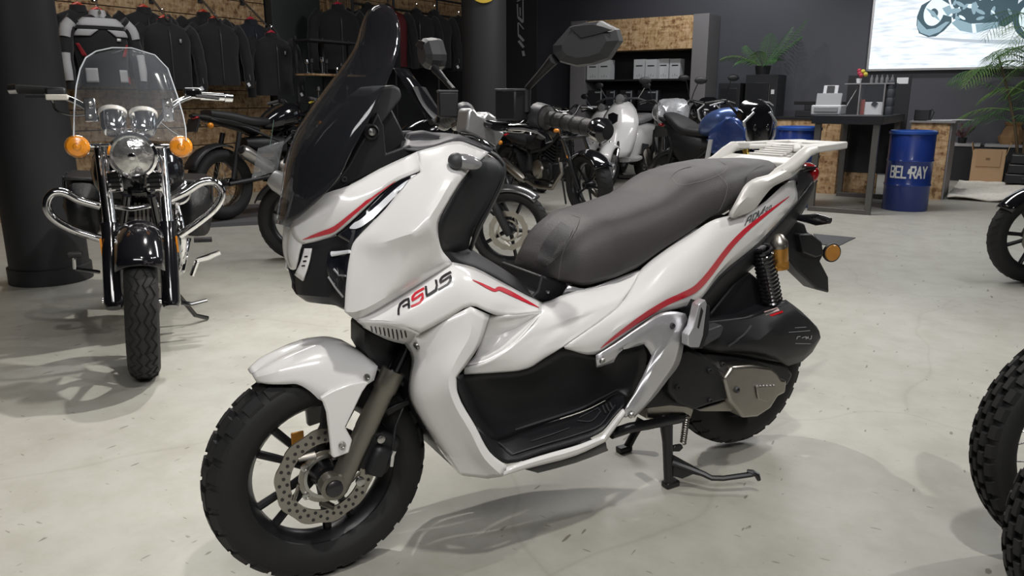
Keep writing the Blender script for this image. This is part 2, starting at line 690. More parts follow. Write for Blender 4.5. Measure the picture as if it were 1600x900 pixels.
def decal_strokes(name, strokes, m, lift=0.0042):
    mb = MB()
    for s, w in strokes:
        P = [Vector((x, y)) for x, y in s]
        Q = []
        for a, b in zip(P, P[1:]):
            for j in range(3):
                Q.append(a.lerp(b, j / 3))
        Q.append(P[-1])
        rows = []
        for i, p in enumerate(Q):
            a, b = Q[max(0, i - 1)], Q[min(len(Q) - 1, i + 1)]
            t = (b - a).normalized()
            r = [cast(p.x - t.y * w * sg, p.y + t.x * w * sg, lift)[0] for sg in (-1, 1)]
            if None not in r:
                rows.append(r)
        if len(rows) > 1:
            mb.grid(rows)
    return mb.obj(name, m, scooter, 60)


def bolt(px, py, r=0.009, m=None, name='bolt', v=None, parent=None):
    if v is None:
        p, n = cast(px, py, 0.002)
        if p is None:
            return
    else:
        p, n = L(px, py, v), Vector((0, -1, 0))
    MB().lathe([(r, 0), (r, 0.003), (r * 0.8, 0.006), (r * 0.55, 0.006), (r * 0.5, 0.002), (0.0005, 0.002)], p, n, n=14).obj(name, m or BOLT, parent or scooter, 40)


# ---- white bodywork
hpanel('upper_fairing', [
    [(460, 344, .03), (482, 322, .07), (507, 303, .11), (545, 291, .12), (593, 265, .12), (652, 238, .12)],
    [(455, 358, .035), (480, 348, .08), (508, 334, .112), (548, 315, .14), (600, 284, .15), (655, 253, .148)],
    [(464, 374, .055), (492, 366, .088), (518, 355, .115), (552, 331, .143), (608, 284, .158), (656, 262, .161)],
    [(473, 381, .06), (500, 375, .088), (524, 365.5, .113), (556, 338.5, .141), (612, 287, .156), (655, 268, .163)]], WHITE)
hpanel('nose_fairing', [
    [(456, 357, 0), (455, 358, .02), (458, 364, .04), (464, 374, .055)],
    [(452, 368, 0), (453, 369, .02), (460, 376, .045), (473, 381, .06)],
    [(450, 388, 0), (451, 389, .02), (459, 394, .042), (469, 392, .055)],
    [(452, 406, 0), (453, 407, .018), (459, 409, .036), (466, 407, .048)],
    [(457, 421, 0), (458, 421, .012), (460, 421, .024), (463, 420, .035)]], WHITE, kr=2)
hpanel('side_fairing', [
    [(652, 238, .12), (678, 231, .12), (717, 222, .112), (741, 230, .115), (763, 239, .12)],
    [(655, 253, .148), (675, 249, .16), (705, 243, .165), (728, 244, .16), (753, 248, .145)],
    [(657, 270, .165), (675, 266, .18), (700, 263, .19), (718, 265, .195), (733, 266, .19)],
    [(639, 282, .165), (662, 290, .19), (690, 292, .216), (703, 286, .216), (716, 288, .205)],
    [(604, 326, .165), (632, 328, .195), (665, 330, .228), (682, 322, .232), (697, 319, .218)],
    [(568, 362, .16), (602, 366, .19), (650, 356, .234), (667, 345, .24), (684, 347, .222)],
    [(552, 380, .155), (577, 383, .172), (640, 366, .236), (668, 354, .238), (683, 362, .22)],
    [(547, 397, .155), (580, 405, .168), (640, 390, .218), (672, 378, .222), (687, 383, .21)],
    [(541, 440, .155), (580, 443, .168), (630, 424, .203), (668, 407, .208), (692, 394, .2)],
    [(538, 486, .15), (556, 486, .158), (610, 459, .186), (660, 429, .195), (702, 405, .193)],
    [(557, 500, .135), (572, 494, .138), (620, 466, .158), (665, 438, .17), (707, 411, .18)]], WHITE, kr=4, kc=3, corner=38)
hpanel('lower_fairing', [
    [(557, 500, .135), (572, 494, .138), (620, 466, .158), (665, 438, .17), (707, 411, .18), (740, 419, .155), (780, 440, .13), (825, 464, .112), (847, 474, .115)],
    [(575, 501, .155), (600, 498, .175), (645, 476, .2), (683, 452, .212), (716, 432, .215), (748, 440, .2), (785, 455, .175), (826, 472, .145), (846, 480, .145)],
    [(592, 502, .172), (615, 503, .19), (655, 490, .214), (692, 470, .225), (726, 456, .23), (758, 466, .225), (795, 473, .2), (828, 479, .165), (845, 484, .16)],
    [(613, 503, .19), (640, 512, .203), (657, 520, .215), (700, 497, .23), (735, 478, .236), (761, 487, .232), (778, 493, .222), (812, 491, .2), (845, 487, .17)]], WHITE, kr=3, kc=3)
vent = hpanel('vent_panel', [
    [(558, 501, .137), (592, 502, .172), (613, 503, .19), (640, 512, .203), (657, 520, .213)],
    [(566, 507, .133), (590, 512, .15), (614, 518, .165), (636, 524, .172), (648, 527, .18)],
    [(568, 510, .125), (584, 519, .13), (607, 530, .135), (631, 536, .14), (640, 533, .15)]], WHITE, kr=3, kc=3)
for i in range(9):
    x = 580 + i * 6.6
    y0, y1 = 507.5 + i * 0.9, 510 + i * 2.1 + (7 if i < 7 else 5)
    if i > 6:
        y1 -= (i - 6) * 3
    ribbon('vent_slot', [(x, y0, 1.0), (x + 1.4, (y0 + y1) / 2, 1.3), (x + 2.5, y1, 1.0)], BLKD, parent=vent, lift=0.003)
hpanel('leg_shield', [
    [(632, 535, .12), (645, 557, .122), (641, 590, .122), (640, 615, .122), (646, 632, .128), (668, 670, .14), (690, 705, .15), (716, 737, .165)],
    [(650, 524, .19), (660, 558, .18), (653, 590, .178), (652, 618, .178), (660, 644, .178), (685, 684, .185), (705, 714, .188), (723, 742, .19)],
    [(700, 497, .228), (700, 535, .23), (690, 575, .232), (686, 606, .23), (696, 645, .226), (720, 688, .222), (741, 720, .218), (762, 747, .215)],
    [(735, 479, .236), (735, 520, .246), (714, 560, .25), (701, 592, .252), (706, 622, .252), (735, 675, .252), (757, 716, .252), (785, 743, .248)],
    [(764, 492, .225), (748, 539, .238), (729, 568, .243), (712, 589, .247), (714, 614, .247), (742, 666, .247), (764, 706, .247), (793, 729, .245)]],
    WHITE, kr=4, kc=3, corner=42)
hpanel('floorboard_edge', [
    [(785, 743, .248), (824, 731, .25), (899, 711, .25), (946, 689, .25), (977, 646, .25)],
    [(789, 736, .252), (842, 719, .254), (902, 702, .254), (943, 685, .254), (975.5, 642, .254)],
    [(793, 729, .245), (860, 708, .247), (905, 695, .247), (940, 681, .247), (974, 639, .247)]], WHITE, kr=3, kc=2, corner=30)
hpanel('inner_scoop', [
    [(764, 492, .21), (778, 493, .22), (812, 491, .2), (845, 487, .17)],
    [(752, 530, .165), (772, 525, .16), (805, 512, .165), (845, 488, .167)],
    [(742, 556, .17), (765, 553, .175), (797, 535, .185), (845, 489, .17)],
    [(727, 572, .19), (757, 565, .202), (797, 543, .205), (845, 491, .178)]], WHITE, kr=4, kc=3)
hpanel('centre_cowl', [
    [(847, 474, .115), (862, 470, .122), (877, 463, .13), (935, 447, .14), (985, 433, .15), (1000, 424, .155)],
    [(845, 482, .15), (870, 482, .165), (902, 473, .17), (940, 461, .172), (968, 455, .175), (988, 447, .175)],
    [(845, 491, .178), (865, 496, .19), (900, 489, .195), (935, 478, .195), (955, 472, .195), (975, 466, .192)],
    [(797, 543, .205), (830, 527, .2), (862, 514, .2), (905, 500, .2), (935, 488, .202), (966, 480, .202)],
    [(757, 566, .205), (795, 557, .205), (830, 547, .205), (862, 531, .21), (890, 525, .212), (922, 512, .212)],
    [(726, 575, .2), (780, 573, .2), (824, 567, .205), (850, 553, .21), (868, 545, .212), (881, 540, .214)],
    [(725, 584, .195), (780, 581, .195), (824, 575, .2), (850, 559, .205), (868, 548, .21), (877, 542, .212)]], WHITE, kr=3, kc=3)
hpanel('rear_side_panel', [
    [(1000, 424, .155), (1005, 418, .155), (1040, 391, .16), (1080, 366, .165), (1110, 346, .17), (1139, 337, .165), (1184, 323, .14), (1231, 284, .1), (1242, 282, .085)],
    [(987, 449, .18), (1007, 442, .19), (1045, 416, .2), (1085, 390, .2), (1115, 367, .19), (1145, 353, .176), (1190, 328, .146), (1230, 296, .11), (1243, 293, .09)],
    [(966, 480, .202), (1000, 468, .214), (1045, 444, .22), (1085, 424, .212), (1120, 396, .195), (1150, 373, .176), (1195, 343, .146), (1228, 312, .115), (1245, 304, .094)],
    [(922, 513, .214), (965, 503, .22), (1010, 482, .224), (1050, 465, .219), (1088, 450, .205), (1122, 418, .186), (1155, 390, .166), (1200, 353, .136), (1245, 309, .094)],
    [(881, 541, .215), (930, 534, .22), (975, 512, .222), (1020, 487, .22), (1060, 473, .212), (1090, 464, .198), (1122, 426, .178), (1184, 374, .14), (1245, 312, .091)],
    [(882, 544, .211), (930, 553, .211), (960, 535, .211), (1027, 491, .209), (1060, 481, .202), (1087, 473, .192), (1122, 431, .17), (1184, 379, .133), (1244, 314, .088)]], WHITE, kr=4, kc=3)

# ---- black and grey bodywork
hpanel('dash_side_cover', [
    [(753, 248, .145), (767, 246, .115), (777, 252, .105), (785, 263, .10)],
    [(733, 266, .185), (755, 267, .16), (772, 268, .135), (785, 271, .115)],
    [(709, 300, .208), (728, 303, .185), (748, 306, .16), (768, 309, .125)],
    [(684, 349, .22), (705, 349, .2), (724, 350, .175), (743, 351, .145)],
    [(684, 362, .218), (704, 362, .19), (722, 361, .165), (738, 358, .135)],
    [(691, 392, .195), (704, 393, .16), (718, 392, .13), (731, 388, .1)]], BLACKP, kr=2, kc=2, corner=25)
hpanel('dash_rim', [
    [(763, 239, .118), (774, 246, .105), (785, 258, .095), (786, 272, .105), (770, 311, .118), (745, 355, .137), (733, 390, .095)],
    [(766, 236, .09), (778, 243, .08), (789, 256, .07), (789, 275, .075), (774, 312, .08), (750, 358, .09), (736, 392, .06)]], BLACKP, kr=3, kc=2)
hpanel('centre_tunnel', [
    [(684, 362, .21), (691, 393, .195), (707, 410, .178), (740, 419, .153), (780, 440, .128), (826, 464, .11), (848, 473, .112)],
    [(700, 365, .15), (712, 389, .12), (727, 400, .11), (748, 410, .1), (785, 430, .09), (827, 458, .085), (850, 468, .09)],
    [(720, 362, .0), (729, 382, .0), (740, 393, .0), (756, 403, .0), (790, 424, .0), (832, 452, .0), (856, 464, .0)]], BLACKP, kr=2, kc=2)
hpanel('headlight_surround', [
    [(470, 382, .045), (473, 382, .058), (500, 376, .086), (527, 368, .111), (561, 342, .139)],
    [(468, 400, .045), (478, 404, .06), (502, 398, .085), (528, 391, .105), (551, 381, .15)],
    [(463, 428, .03), (477, 436, .055), (500, 432, .08), (522, 430, .1), (543, 430, .15)],
    [(464, 459, .0), (472, 460, .04), (494, 462, .075), (516, 464, .095), (539, 472, .148)],
    [(480, 470, .0), (484, 471, .03), (500, 473, .06), (517, 475, .085), (538, 479, .145)]], BLACKP, kr=2, kc=2, corner=25)
hl = hpanel('headlight_lens', [
    [(513, 394, .104), (530, 391, .116), (546, 390, .15)],
    [(511, 420, .102), (526, 420, .114), (543, 420, .152)],
    [(517, 440, .104), (530, 452, .116), (541, 462, .15)]], GLASSB, kr=3, kc=3, cast=True)
pair(MB().tube([L(518, 397, .112), L(527, 396, .12), L(546, 393, .157)], [.006, .005, .004], n=8), 'light_bar', LEDG, hl)
pair(MB().tube([L(521, 420, .116), L(530, 430, .122), L(540, 431, .157)], .0022, n=6), 'lens_seam', SILVER, hl)
pair(MB().tube([L(513, 432, .107), L(523, 448, .116), L(536, 464, .15)], .0022, n=6), 'lens_trim', SILVER, hl)
trim = hpanel('nose_side_insert', [
    [(476, 388, .064), (482, 388, .068), (488, 388, .074)],
    [(470, 410, .058), (477, 412, .066), (483, 412, .072)],
    [(461, 429, .04), (467, 434, .05), (474, 439, .06)]], WHITE, kr=2, kc=3)
for i in range(3):
    ribbon('slot', [(476.5 - i * 1.9, 401 + i * 7, 1.1), (479 - i * 1.9, 400.6 + i * 7, 1.2), (482 - i * 1.9, 400.5 + i * 7, 1.1)], BLKD, parent=trim, lift=0.004)
slot = hpanel('daylight_strip_housing', [
    [(522, 365, .104), (540, 351, .118), (555, 338, .131), (585, 310, .143), (612, 286, .148), (637, 274, .154), (658, 268, .160)],
    [(537, 374, .126), (549, 362, .135), (560, 350, .143), (592, 320, .150), (619, 293, .153), (640, 278, .157), (658, 270, .160)],
    [(552, 382, .149), (558, 371, .151), (565, 360, .154), (602, 328, .157), (628, 300, .158), (643, 280, .159), (658, 271, .161)]], GLASSB, kr=2, kc=2)
ribbon('daylight_strip', [(549, 357, 1), (557, 354, 4.8), (567, 348.5, 5.2), (590, 328, 5.0), (612, 306, 4.2), (628, 292, 3.8), (638, 282.5, 1.2)], LEDG, lift=0.006, parent=slot)
ribbon('red_pinstripe', [(474, 373.5, .4), (490, 368, 2.0), (505, 363, 3.2), (519, 358.5, 3.8), (530, 351, 3.2), (550, 334, 2.4), (580, 309, 1.5), (600, 294, 1.0), (617, 282, .4)], REDP)
ribbon('red_swoosh', [(736.5, 438.5, .4), (750, 445, 1.6), (762, 451, 2.2), (772, 455, 2.3), (777, 452.5, 3.0), (790, 457, 3.4), (812, 468, 2.6), (828, 476, 1.6), (841, 482.5, .4)], REDP)
ribbon('red_stripe', [(937, 543, .5), (960, 525, 2.4), (1004, 494, 3.8), (1040, 472, 4.4), (1062, 462, 4.6), (1083, 452, 5.0), (1098, 438, 4.6), (1139, 385, 4.0), (1163, 360, 3.6), (1195, 334, 2.4), (1231, 307, .5)], REDP)

# lettering on the flank
def trace(pts):
    return [(610 + x / 9.1, 410 + y / 9.1) for x, y in pts]


for letter in ([(trace([(122, 752), (127, 670), (150, 605), (205, 560), (268, 528), (272, 600), (268, 660)]), 1.75), (trace([(182, 642), (222, 618), (270, 596)]), 1.6)],
               [(trace([(513, 352), (517, 420), (522, 485), (590, 445), (652, 402), (668, 340), (655, 262)]), 1.75)],
               [(trace([(865, 152), (800, 188), (745, 225), (718, 268), (714, 305), (790, 255), (858, 205), (855, 262), (815, 318), (745, 360), (682, 396)]), 1.7)]):
    decal_strokes('black_letter', letter, BLKD)
decal_strokes('red_letter', [
    (trace([(492, 382), (430, 415), (365, 455), (325, 505), (318, 555), (395, 505), (468, 452), (465, 515), (425, 575), (360, 610), (298, 634)]), 1.75)], REDP)


def glyph2(px, py, sx, sy, pts):
    bx, by = (0.90 * sx, -0.50 * sx), (0.30 * sy, -0.95 * sy)
    return [(px + bx[0] * a + by[0] * b, py + bx[1] * a + by[1] * b) for a, b in pts]


decal_strokes('model_lettering', [
    (glyph2(1162, 352, 9, 13, [(0, 0), (.25, .8), (.9, 1), (.9, .0)]), .8), (glyph2(1162, 352, 9, 13, [(.2, .45), (.9, .45)]), .6),
    (glyph2(1172, 347, 8, 12, [(.1, 0), (.1, 1), (.7, 1), (1, .7), (.8, .2), (.1, 0)]), .8),
    (glyph2(1180, 342, 10, 13, [(.0, 1), (.3, .0), (1.1, 1.1)]), .9),
    (glyph2(1188, 334, 4, 6, [(0, 1), (.9, 1), (.9, .55), (.1, .45), (.1, 0), (1, 0)]), .5),
    (glyph2(1193.5, 331, 4, 6, [(.1, 0), (.1, 1), (.9, 1), (.9, 0), (.1, 0)]), .5),
    (glyph2(1199, 328, 4, 6, [(.1, 0), (.1, 1), (.9, 1), (.9, 0), (.1, 0)]), .5)], mat('slate_decal', (.10, .105, .11), .4))

for x, y in ((653, 539), (578, 590) if False else (653, 539),):
    bolt(x, y, .0095)

slab('light_block_core', [(610, 430), (690, 402), (760, 440), (830, 478), (930, 470), (1000, 445), (1110, 372), (1190, 345), (1150, 400), (1070, 495), (990, 560), (900, 610), (800, 660), (740, 655), (690, 610), (640, 530)], .085, -.085, BLACKP, .004)  # added unseen filler, stops light leaking through gaps in the bodywork

# ---- foot well
hpanel('footwell_side', [
    [(712, 588, .24), (725, 584, .192), (780, 581, .19), (824, 576, .19), (851, 560, .195), (878, 543, .2), (931, 555, .2), (960, 549, .2), (1005, 538, .2)],
    [(716, 610, .235), (745, 612, .165), (790, 612, .15), (830, 606, .145), (860, 596, .145), (890, 585, .15), (935, 582, .165), (968, 575, .175), (1010, 562, .185)],
    [(730, 640, .235), (762, 660, .16), (800, 662, .145), (838, 650, .14), (870, 640, .14), (905, 628, .14), (940, 610, .15), (965, 602, .165), (992, 612, .18)],
    [(745, 668, .238), (778, 690, .18), (812, 676, .155), (845, 664, .15), (880, 652, .148), (915, 640, .148), (945, 625, .152), (963, 615, .165), (980, 620, .19)]], BLACKP, kr=3, kc=3)
floorb = hpanel('floorboard', [
    [(745, 668, .238), (778, 690, .19), (812, 678, .165), (845, 666, .155), (880, 655, .15), (915, 643, .15), (945, 628, .155), (963, 617, .17), (976, 620, .19)],
    [(760, 696, .243), (790, 706, .215), (828, 693, .205), (862, 682, .2), (895, 672, .2), (922, 663, .2), (946, 647, .205), (963, 632, .21), (976, 628, .22)],
    [(770, 712, .244), (793, 724, .242), (845, 707, .242), (880, 697, .242), (905, 690, .242), (925, 682, .242), (941, 673, .242), (958, 652, .243), (974, 634, .244)]], BLACKP, kr=3, kc=3)
ribbon('mat_ridge', [(803, 672, 1.2), (830, 663, 1.6), (870, 650, 1.6), (910, 636, 1.5), (935, 622, 1.5), (965, 607, 1)], DGREY, lift=.006, parent=floorb)
ribbon('mat_ridge', [(776, 694, .8), (800, 712, 1.0), (850, 697, 1.0), (900, 682, 1.0), (940, 666, 1.0), (963, 636, .8)], DGREY, lift=.007, parent=floorb)
ribbon('mat_ridge', [(830, 692, .6), (860, 682, .8), (890, 671, .6)], DGREY, lift=.006, parent=floorb)
ribbon('mat_ridge', [(902, 660, .8), (925, 660, .9), (940, 645, .9), (935, 640, .7), (905, 655, .7)], DGREY, lift=.006, parent=floorb)
for i in range(3):
    ribbon('mat_rib', [(943 + i * 6, 636 - i * 2.5, 1.2), (946 + i * 6, 643 - i * 2.5, 1.5), (949 + i * 6, 648 - i * 3, 1.2)], DGREY, lift=.007, parent=floorb)
hpanel('undertray', [
    [(820, 732, .235), (899, 712, .235), (946, 690, .235)],
    [(835, 736, .18), (900, 719, .18), (948, 700, .18)],
    [(840, 738, .0), (900, 722, .0), (950, 703, .0)]], BLACKP, kr=2, kc=2, cast=False)

# ---- silver side frame and pegs
hpanel('silver_side_frame', [
    [(931, 555, .218), (960, 537, .222), (1000, 509, .226), (1033, 489, .228), (1055, 487, .226), (1070, 490, .222), (1074, 500, .22), (1067, 540, .22), (1060, 569, .222), (1043, 592, .224), (1027, 613, .226), (1012, 630, .23), (990, 652, .236)],
    [(931, 563, .222), (962, 545, .228), (1000, 524, .234), (1020, 514, .238), (1033, 514, .24), (1043, 522, .242), (1045, 530, .244), (1034, 552, .246), (1020, 575, .248), (1010, 596, .25), (1002, 615, .25), (992, 635, .25), (983, 650, .248)],
    [(932, 574, .215), (958, 565, .218), (966, 548, .226), (1005, 537, .23), (1012, 545, .232), (1018, 556, .234), (1014, 566, .236), (1004, 588, .238), (995, 606, .24), (989, 618, .242), (981, 630, .244), (976, 640, .246), (976, 652, .245)]],
    SILVER, kr=3, kc=3, corner=35)
bolt(940, 562, .009)
bolt(1049, 509, .009, DGREY)
bolt(985, 647, .010)
peg = slab('passenger_footpeg', [(1102, 468), (1092, 476), (1083, 512), (1075, 524), (1075, 540), (1080, 543), (1093, 543), (1099, 524), (1105, 474)], .262, .235, SILVER, .003)
slab('peg_slot', [(1096, 480), (1090, 512), (1092, 514), (1099, 486)], .2635, .262, BLKD, 0, parent=peg)
slab('peg_mount', [(1090, 470), (1110, 478), (1108, 520), (1098, 545), (1080, 545), (1076, 520)], .235, .15, BLACKP, .003)
slab('grey_bracket', [(1100, 518), (1128, 508), (1131, 512), (1126, 526), (1102, 541), (1093, 540)], .205, .17, DGREY, .003)

# ---- seat
top = [L(*p) for p in ((834, 404, .0), (852, 372, 0), (872, 350, 0), (895, 334, 0), (951, 318.5, 0), (994, 303.5, 0), (1019, 286, 0), (1038, 272, 0), (1080, 258, 0), (1122, 249.5, 0), (1184, 247, 0), (1215, 251, 0))]
low = [L(*p) for p in ((832, 418, .06), (848, 431, .11), (873, 440, .145), (913, 449, .165), (927, 449, .168), (960, 436, .17), (1000, 419, .168), (1040, 391, .168), (1080, 366, .17), (1115, 340, .172), (1145, 325, .168), (1175, 306, .15), (1215, 285, .11))]


def interp(arr, x, f):
    arr = sorted(arr, key=lambda p: p.x)
    if x <= arr[0].x:
        return f(arr[0])
    for a, b in zip(arr, arr[1:]):
        if x <= b.x:
            return f(a) + (f(b) - f(a)) * (x - a.x) / max(1e-6, b.x - a.x)
    return f(arr[-1])


rows = []
u0, u1 = top[0].x - 0.005, 1.40
NS = 44
for i in range(NS + 1):
    u = u0 + (u1 - u0) * (i / NS)
    zt = interp(top, u, lambda p: p.z)
    zb = interp(low, u, lambda p: p.z)
    w = interp(low, u, lambda p: -p.y)
    zb = min(zb, zt - 0.02)
    k = min(1, max(0.0, (u - u0) / 0.16))
    w = max(0.04, w * (0.62 + 0.38 * k ** 0.6))
    sec = [(0, -0.02), (.55, -0.02), (.92, -.02), (1.0, .10), (1.0, .34), (.95, .62), (.84, .84), (.64, .96), (.34, 1.0), (0, 1.0)]
    prof = [Vector((u, -w * a, zb + (zt - zb) * b)) for a, b in sec]
    full = prof + [Vector((p.x, -p.y, p.z)) for p in prof[-2:0:-1]]
    rows.append(full)
mb = MB().grid(rows, cv=True)
mb.f.append(tuple(range(len(rows[0]))))
mb.f.append(tuple(NS * len(rows[0]) + j for j in range(len(rows[0])))[::-1])
HERO_BVH.append(BVHTree.FromPolygons([tuple(v) for v in mb.v], mb.f))
seat = mb.obj('seat', SEATM, scooter, 60)
seat['label'] = 'dark grey stitched two-level vinyl seat'
for pts in ([(893, 336, .5), (906, 340, .5), (903, 352, .5), (890, 375, .5), (880, 395, .5), (874, 425, .5), (873, 438, .5)],
            [(1116, 340, .5), (1128, 320, .5), (1135, 300, .5), (1136, 290, .5), (1122, 272, .5)],
            [(1050, 278, .5), (1060, 288, .5), (1085, 286, .5), (1112, 278, .5), (1135, 264, .5), (1136, 258, .5), (1125, 252, .5)],
            [(1048, 279, .5), (1052, 272, .5), (1060, 266, .5), (1080, 260, .5)]):
    ribbon('stitching', pts, STITCH, mirror=False, lift=.0012, parent=seat, k=6)
ribbon('seat_front_pad', [(846, 412, 9), (858, 395, 15), (872, 375, 16), (886, 352, 11)], SEATD, mirror=False, lift=.0015, parent=seat)
ribbon('seat_seam', [(1160, 303, .9), (1163, 290, .9), (1168, 275, .9), (1180, 264, .8), (1195, 258, .6)], SEATD, mirror=False, lift=.0014, parent=seat)
slab('seat_hinge', [(846, 430), (888, 445), (880, 459), (864, 470), (848, 472), (829, 466), (840, 455)], .105, -.105, BLACKP, .006)
bolt(855, 456, .005, v=.106, name='hinge_screw')
hpanel('under_seat_trim', [
    [(888, 446, .13), (915, 452, .14), (950, 441, .15), (1000, 422, .155)],
    [(877, 462, .12), (912, 458, .132), (950, 447, .142), (1000, 426, .15)]], SILVER, kr=3, kc=1, cast=False)

# ---- tail
hpanel('tail_lower_cover', [
    [(1060, 481, .2), (1087, 474, .188), (1122, 432, .166), (1184, 380, .129), (1244, 315, .085), (1259, 296, .07), (1270, 282, .045)],
    [(1068, 492, .18), (1098, 478, .165), (1134, 440, .15), (1190, 392, .118), (1248, 328, .075), (1262, 306, .06), (1271, 288, .04)],
    [(1072, 505, .13), (1105, 486, .12), (1142, 446, .11), (1194, 402, .09), (1250, 338, .05), (1262, 314, .045), (1271, 292, .03)]], BLACKP, kr=2, kc=2)
hpanel('tail_cap', [
    [(1219, 285, .098), (1236, 272, .07), (1249, 263, .05), (1262, 268, .025)],
    [(1231, 286, .098), (1243, 280, .08), (1256, 275, .06), (1267, 274, .035)],
    [(1244, 282, .086), (1252, 288, .075), (1261, 284, .058), (1270, 281, .04)],
    [(1245, 312, .088), (1252, 304, .076), (1261, 294, .06), (1270, 283, .04)]], DGREY, kr=2, kc=2, cast=False)
mb = MB()
mb.grid([[Vector((1.22, s * .12, .885)), Vector((1.40, s * .095, .90)), Vector((1.60, s * .05, .925)), Vector((1.675, s * .03, .925))] for s in (-1, 0, 1)])
mb.obj('tail_deck', BLACKP, scooter, 40, solid=.01)
MB().ball((1.665, 0, .905), (.022, .042, .035), 16, 10).obj('tail_light', REDL, scooter)
slab('number_plate_bracket', [(1212, 352), (1240, 343), (1258, 350), (1262, 362), (1284, 377), (1287, 399), (1282, 408), (1295, 433), (1296, 458), (1276, 452), (1247, 424), (1231, 402), (1222, 374)], .03, -.03, BLACKP, .006)
slab('bracket_cover', [(1250, 366), (1270, 366), (1285, 378), (1288, 399), (1275, 403), (1255, 395)], .055, -.055, BLACKP, .006)
plate = MB().prism([L(1271, 365, -.02), L(1337, 371, -.09), L(1309, 384.5, .0), L(1282, 381, .05)], (0, 0, -.003)).obj('number_plate', DGREY, scooter, 30)
p = L(1300, 395, .055)
rf = MB().lathe([(.0285, -.008), (.0285, .004), (.026, .007), (.0005, .009)], p, (-.30, -.95, 0), n=28).obj('side_reflector', mat('brown_amber_reflector', (.42, .19, .04), .2, coat=1.0), scooter)
MB().lathe([(.030, -.010), (.032, -.004), (.032, .003), (.0285, .004)], p, (-.30, -.95, 0), n=28).obj('reflector_rim', BLACKP, rf)
MB().tube([p, p + Vector((-.03, .06, 0))], .008, n=8).obj('reflector_stem', BLACKP, scooter)
for s in (1,):
    a, b = L(1246, 340, .06), L(1298, 345, .17)
    pair(MB().tube([a, a.lerp(b, .35), a.lerp(b, .6), b], [.010, .016, .022, .010], n=12, flat=.7), 'rear_indicator', GLOSSB, scooter)

# ---- carrier and grab rails
hpanel('grab_rail', [
    [(1139, 337, .178), (1144, 326, .18), (1163, 291, .18), (1173, 282, .178), (1197, 275, .168), (1219, 265, .155), (1244, 251, .14)],
    [(1142, 340, .19), (1156, 318, .192), (1175, 300, .19), (1186, 290, .188), (1205, 280, .178), (1226, 269, .164), (1248, 254, .148)],
    [(1145, 339, .18), (1178, 325, .18), (1191, 308, .178), (1206, 291, .172), (1220, 283, .165), (1236, 275, .155), (1256, 256, .142)],
    [(1143, 338, .165), (1165, 318, .165), (1180, 300, .162), (1195, 286, .158), (1212, 277, .15), (1230, 270, .143), (1250, 256, .132)]], RACKS, kr=3, kc=2, solid=.008, corner=60)
tipN, tipF = L(1313, 223, .1), L(1262, 217, -.1)
rz = .985


def rk(a, b, c):
    return Vector((a, -b, c))


rack = MB()
# rear plate, cross pieces and flat side rails of the carrier
rack.prism([rk(1.655, .108, .992), rk(1.735, .088, .992), rk(1.745, .06, .992), rk(1.745, -.06, .992), rk(1.735, -.088, .992), rk(1.655, -.108, .992)], (0, 0, .016))
rack.prism([rk(1.56, .10, .992), rk(1.595, .10, .992), rk(1.595, -.10, .992), rk(1.56, -.10, .992)], (0, 0, .012))
rack.prism([rk(1.405, .155, .942), rk(1.455, .155, .955), rk(1.455, -.155, .955), rk(1.405, -.155, .942)], (0, 0, .016))
for s in (1, -1):
    rack.prism([rk(1.47, s * .152, .982), rk(1.66, s * .118, .988), rk(1.735, s * .088, .988), rk(1.725, s * .062, .988), rk(1.65, s * .078, .988), rk(1.50, s * .10, .984)], (0, 0, .022))
    rack.prism([rk(1.50, s * .102, .986), rk(1.56, s * .05, .988), rk(1.66, s * .04, .99), rk(1.66, s * .022, .99), rk(1.55, s * .03, .988), rk(1.48, s * .09, .984)], (0, 0, .014))
    rack.tube([rk(1.35, s * .150, .93), rk(1.40, s * .150, .948), rk(1.44, s * .150, .972), rk(1.47, s * .148, .990), rk(1.52, s * .138, .995)], [.019, .02, .021, .019, .014], n=10, flat=.8)
rack = rack.obj('luggage_carrier', RACKS, scooter, 40, bevel=.004)
for i in range(5):
    MB().box(rk(1.462 + i * .0195, 0, .972 + i * .005), (.012, .13 - i * .006, .01)).obj('carrier_slat', RACKS, rack, 30, bevel=.002)
MB().box(rk(1.51, 0, .975), (.12, .15, .006), (0, R(-14), 0)).obj('carrier_slat_tray', RACKS, rack, 30)
for s in (1, -1):
    MB().tube([rk(1.24, s * .165, .885), rk(1.30, s * .160, .905), rk(1.36, s * .150, .935)], [.016, .018, .017], n=8).obj('rail_bridge', RACKS, rack)

# ---- engine, gearbox cover and airbox
slab('engine_case', [(1000, 575), (1060, 552), (1110, 549), (1165, 556), (1230, 570), (1240, 585), (1232, 602), (1180, 630), (1140, 628), (1095, 640), (1050, 635), (1010, 640), (985, 650)], .15, -.12, BLACKP, .01)
slab('transmission_cover_front', [(1040, 560), (1075, 545), (1098, 553), (1135, 585), (1141, 624), (1110, 632), (1085, 641), (1062, 632), (1045, 612), (1048, 590)], .185, .12, BLACKP, .008, cast=True)
cv = slab('transmission_cover', [(1145, 573), (1175, 571), (1207, 575), (1215, 583), (1222, 593), (1230, 594), (1228, 614), (1216, 620), (1205, 638), (1184, 652), (1162, 654), (1150, 638), (1141, 628), (1132, 593)], .2, .13, STEEL, .008, cast=True)
slab('cover_boss', [(1182, 604), (1212, 602), (1213, 618), (1200, 629), (1185, 624)], .206, .2, STEEL, .003, parent=cv)
slab('cover_arm', [(1138, 626), (1148, 622), (1155, 636), (1140, 643), (1095, 643), (1090, 640)], .17, .14, STEEL, .003, parent=cv)
for i in range(6):
    bolt(1182 + i * 5.2, 602.5 - i * .2, .0022, v=.201, name='embossed_letter', m=SILVER, parent=cv)
bolt(1151, 609, .010, DGREY, 'cover_bolt', v=.2, parent=cv)
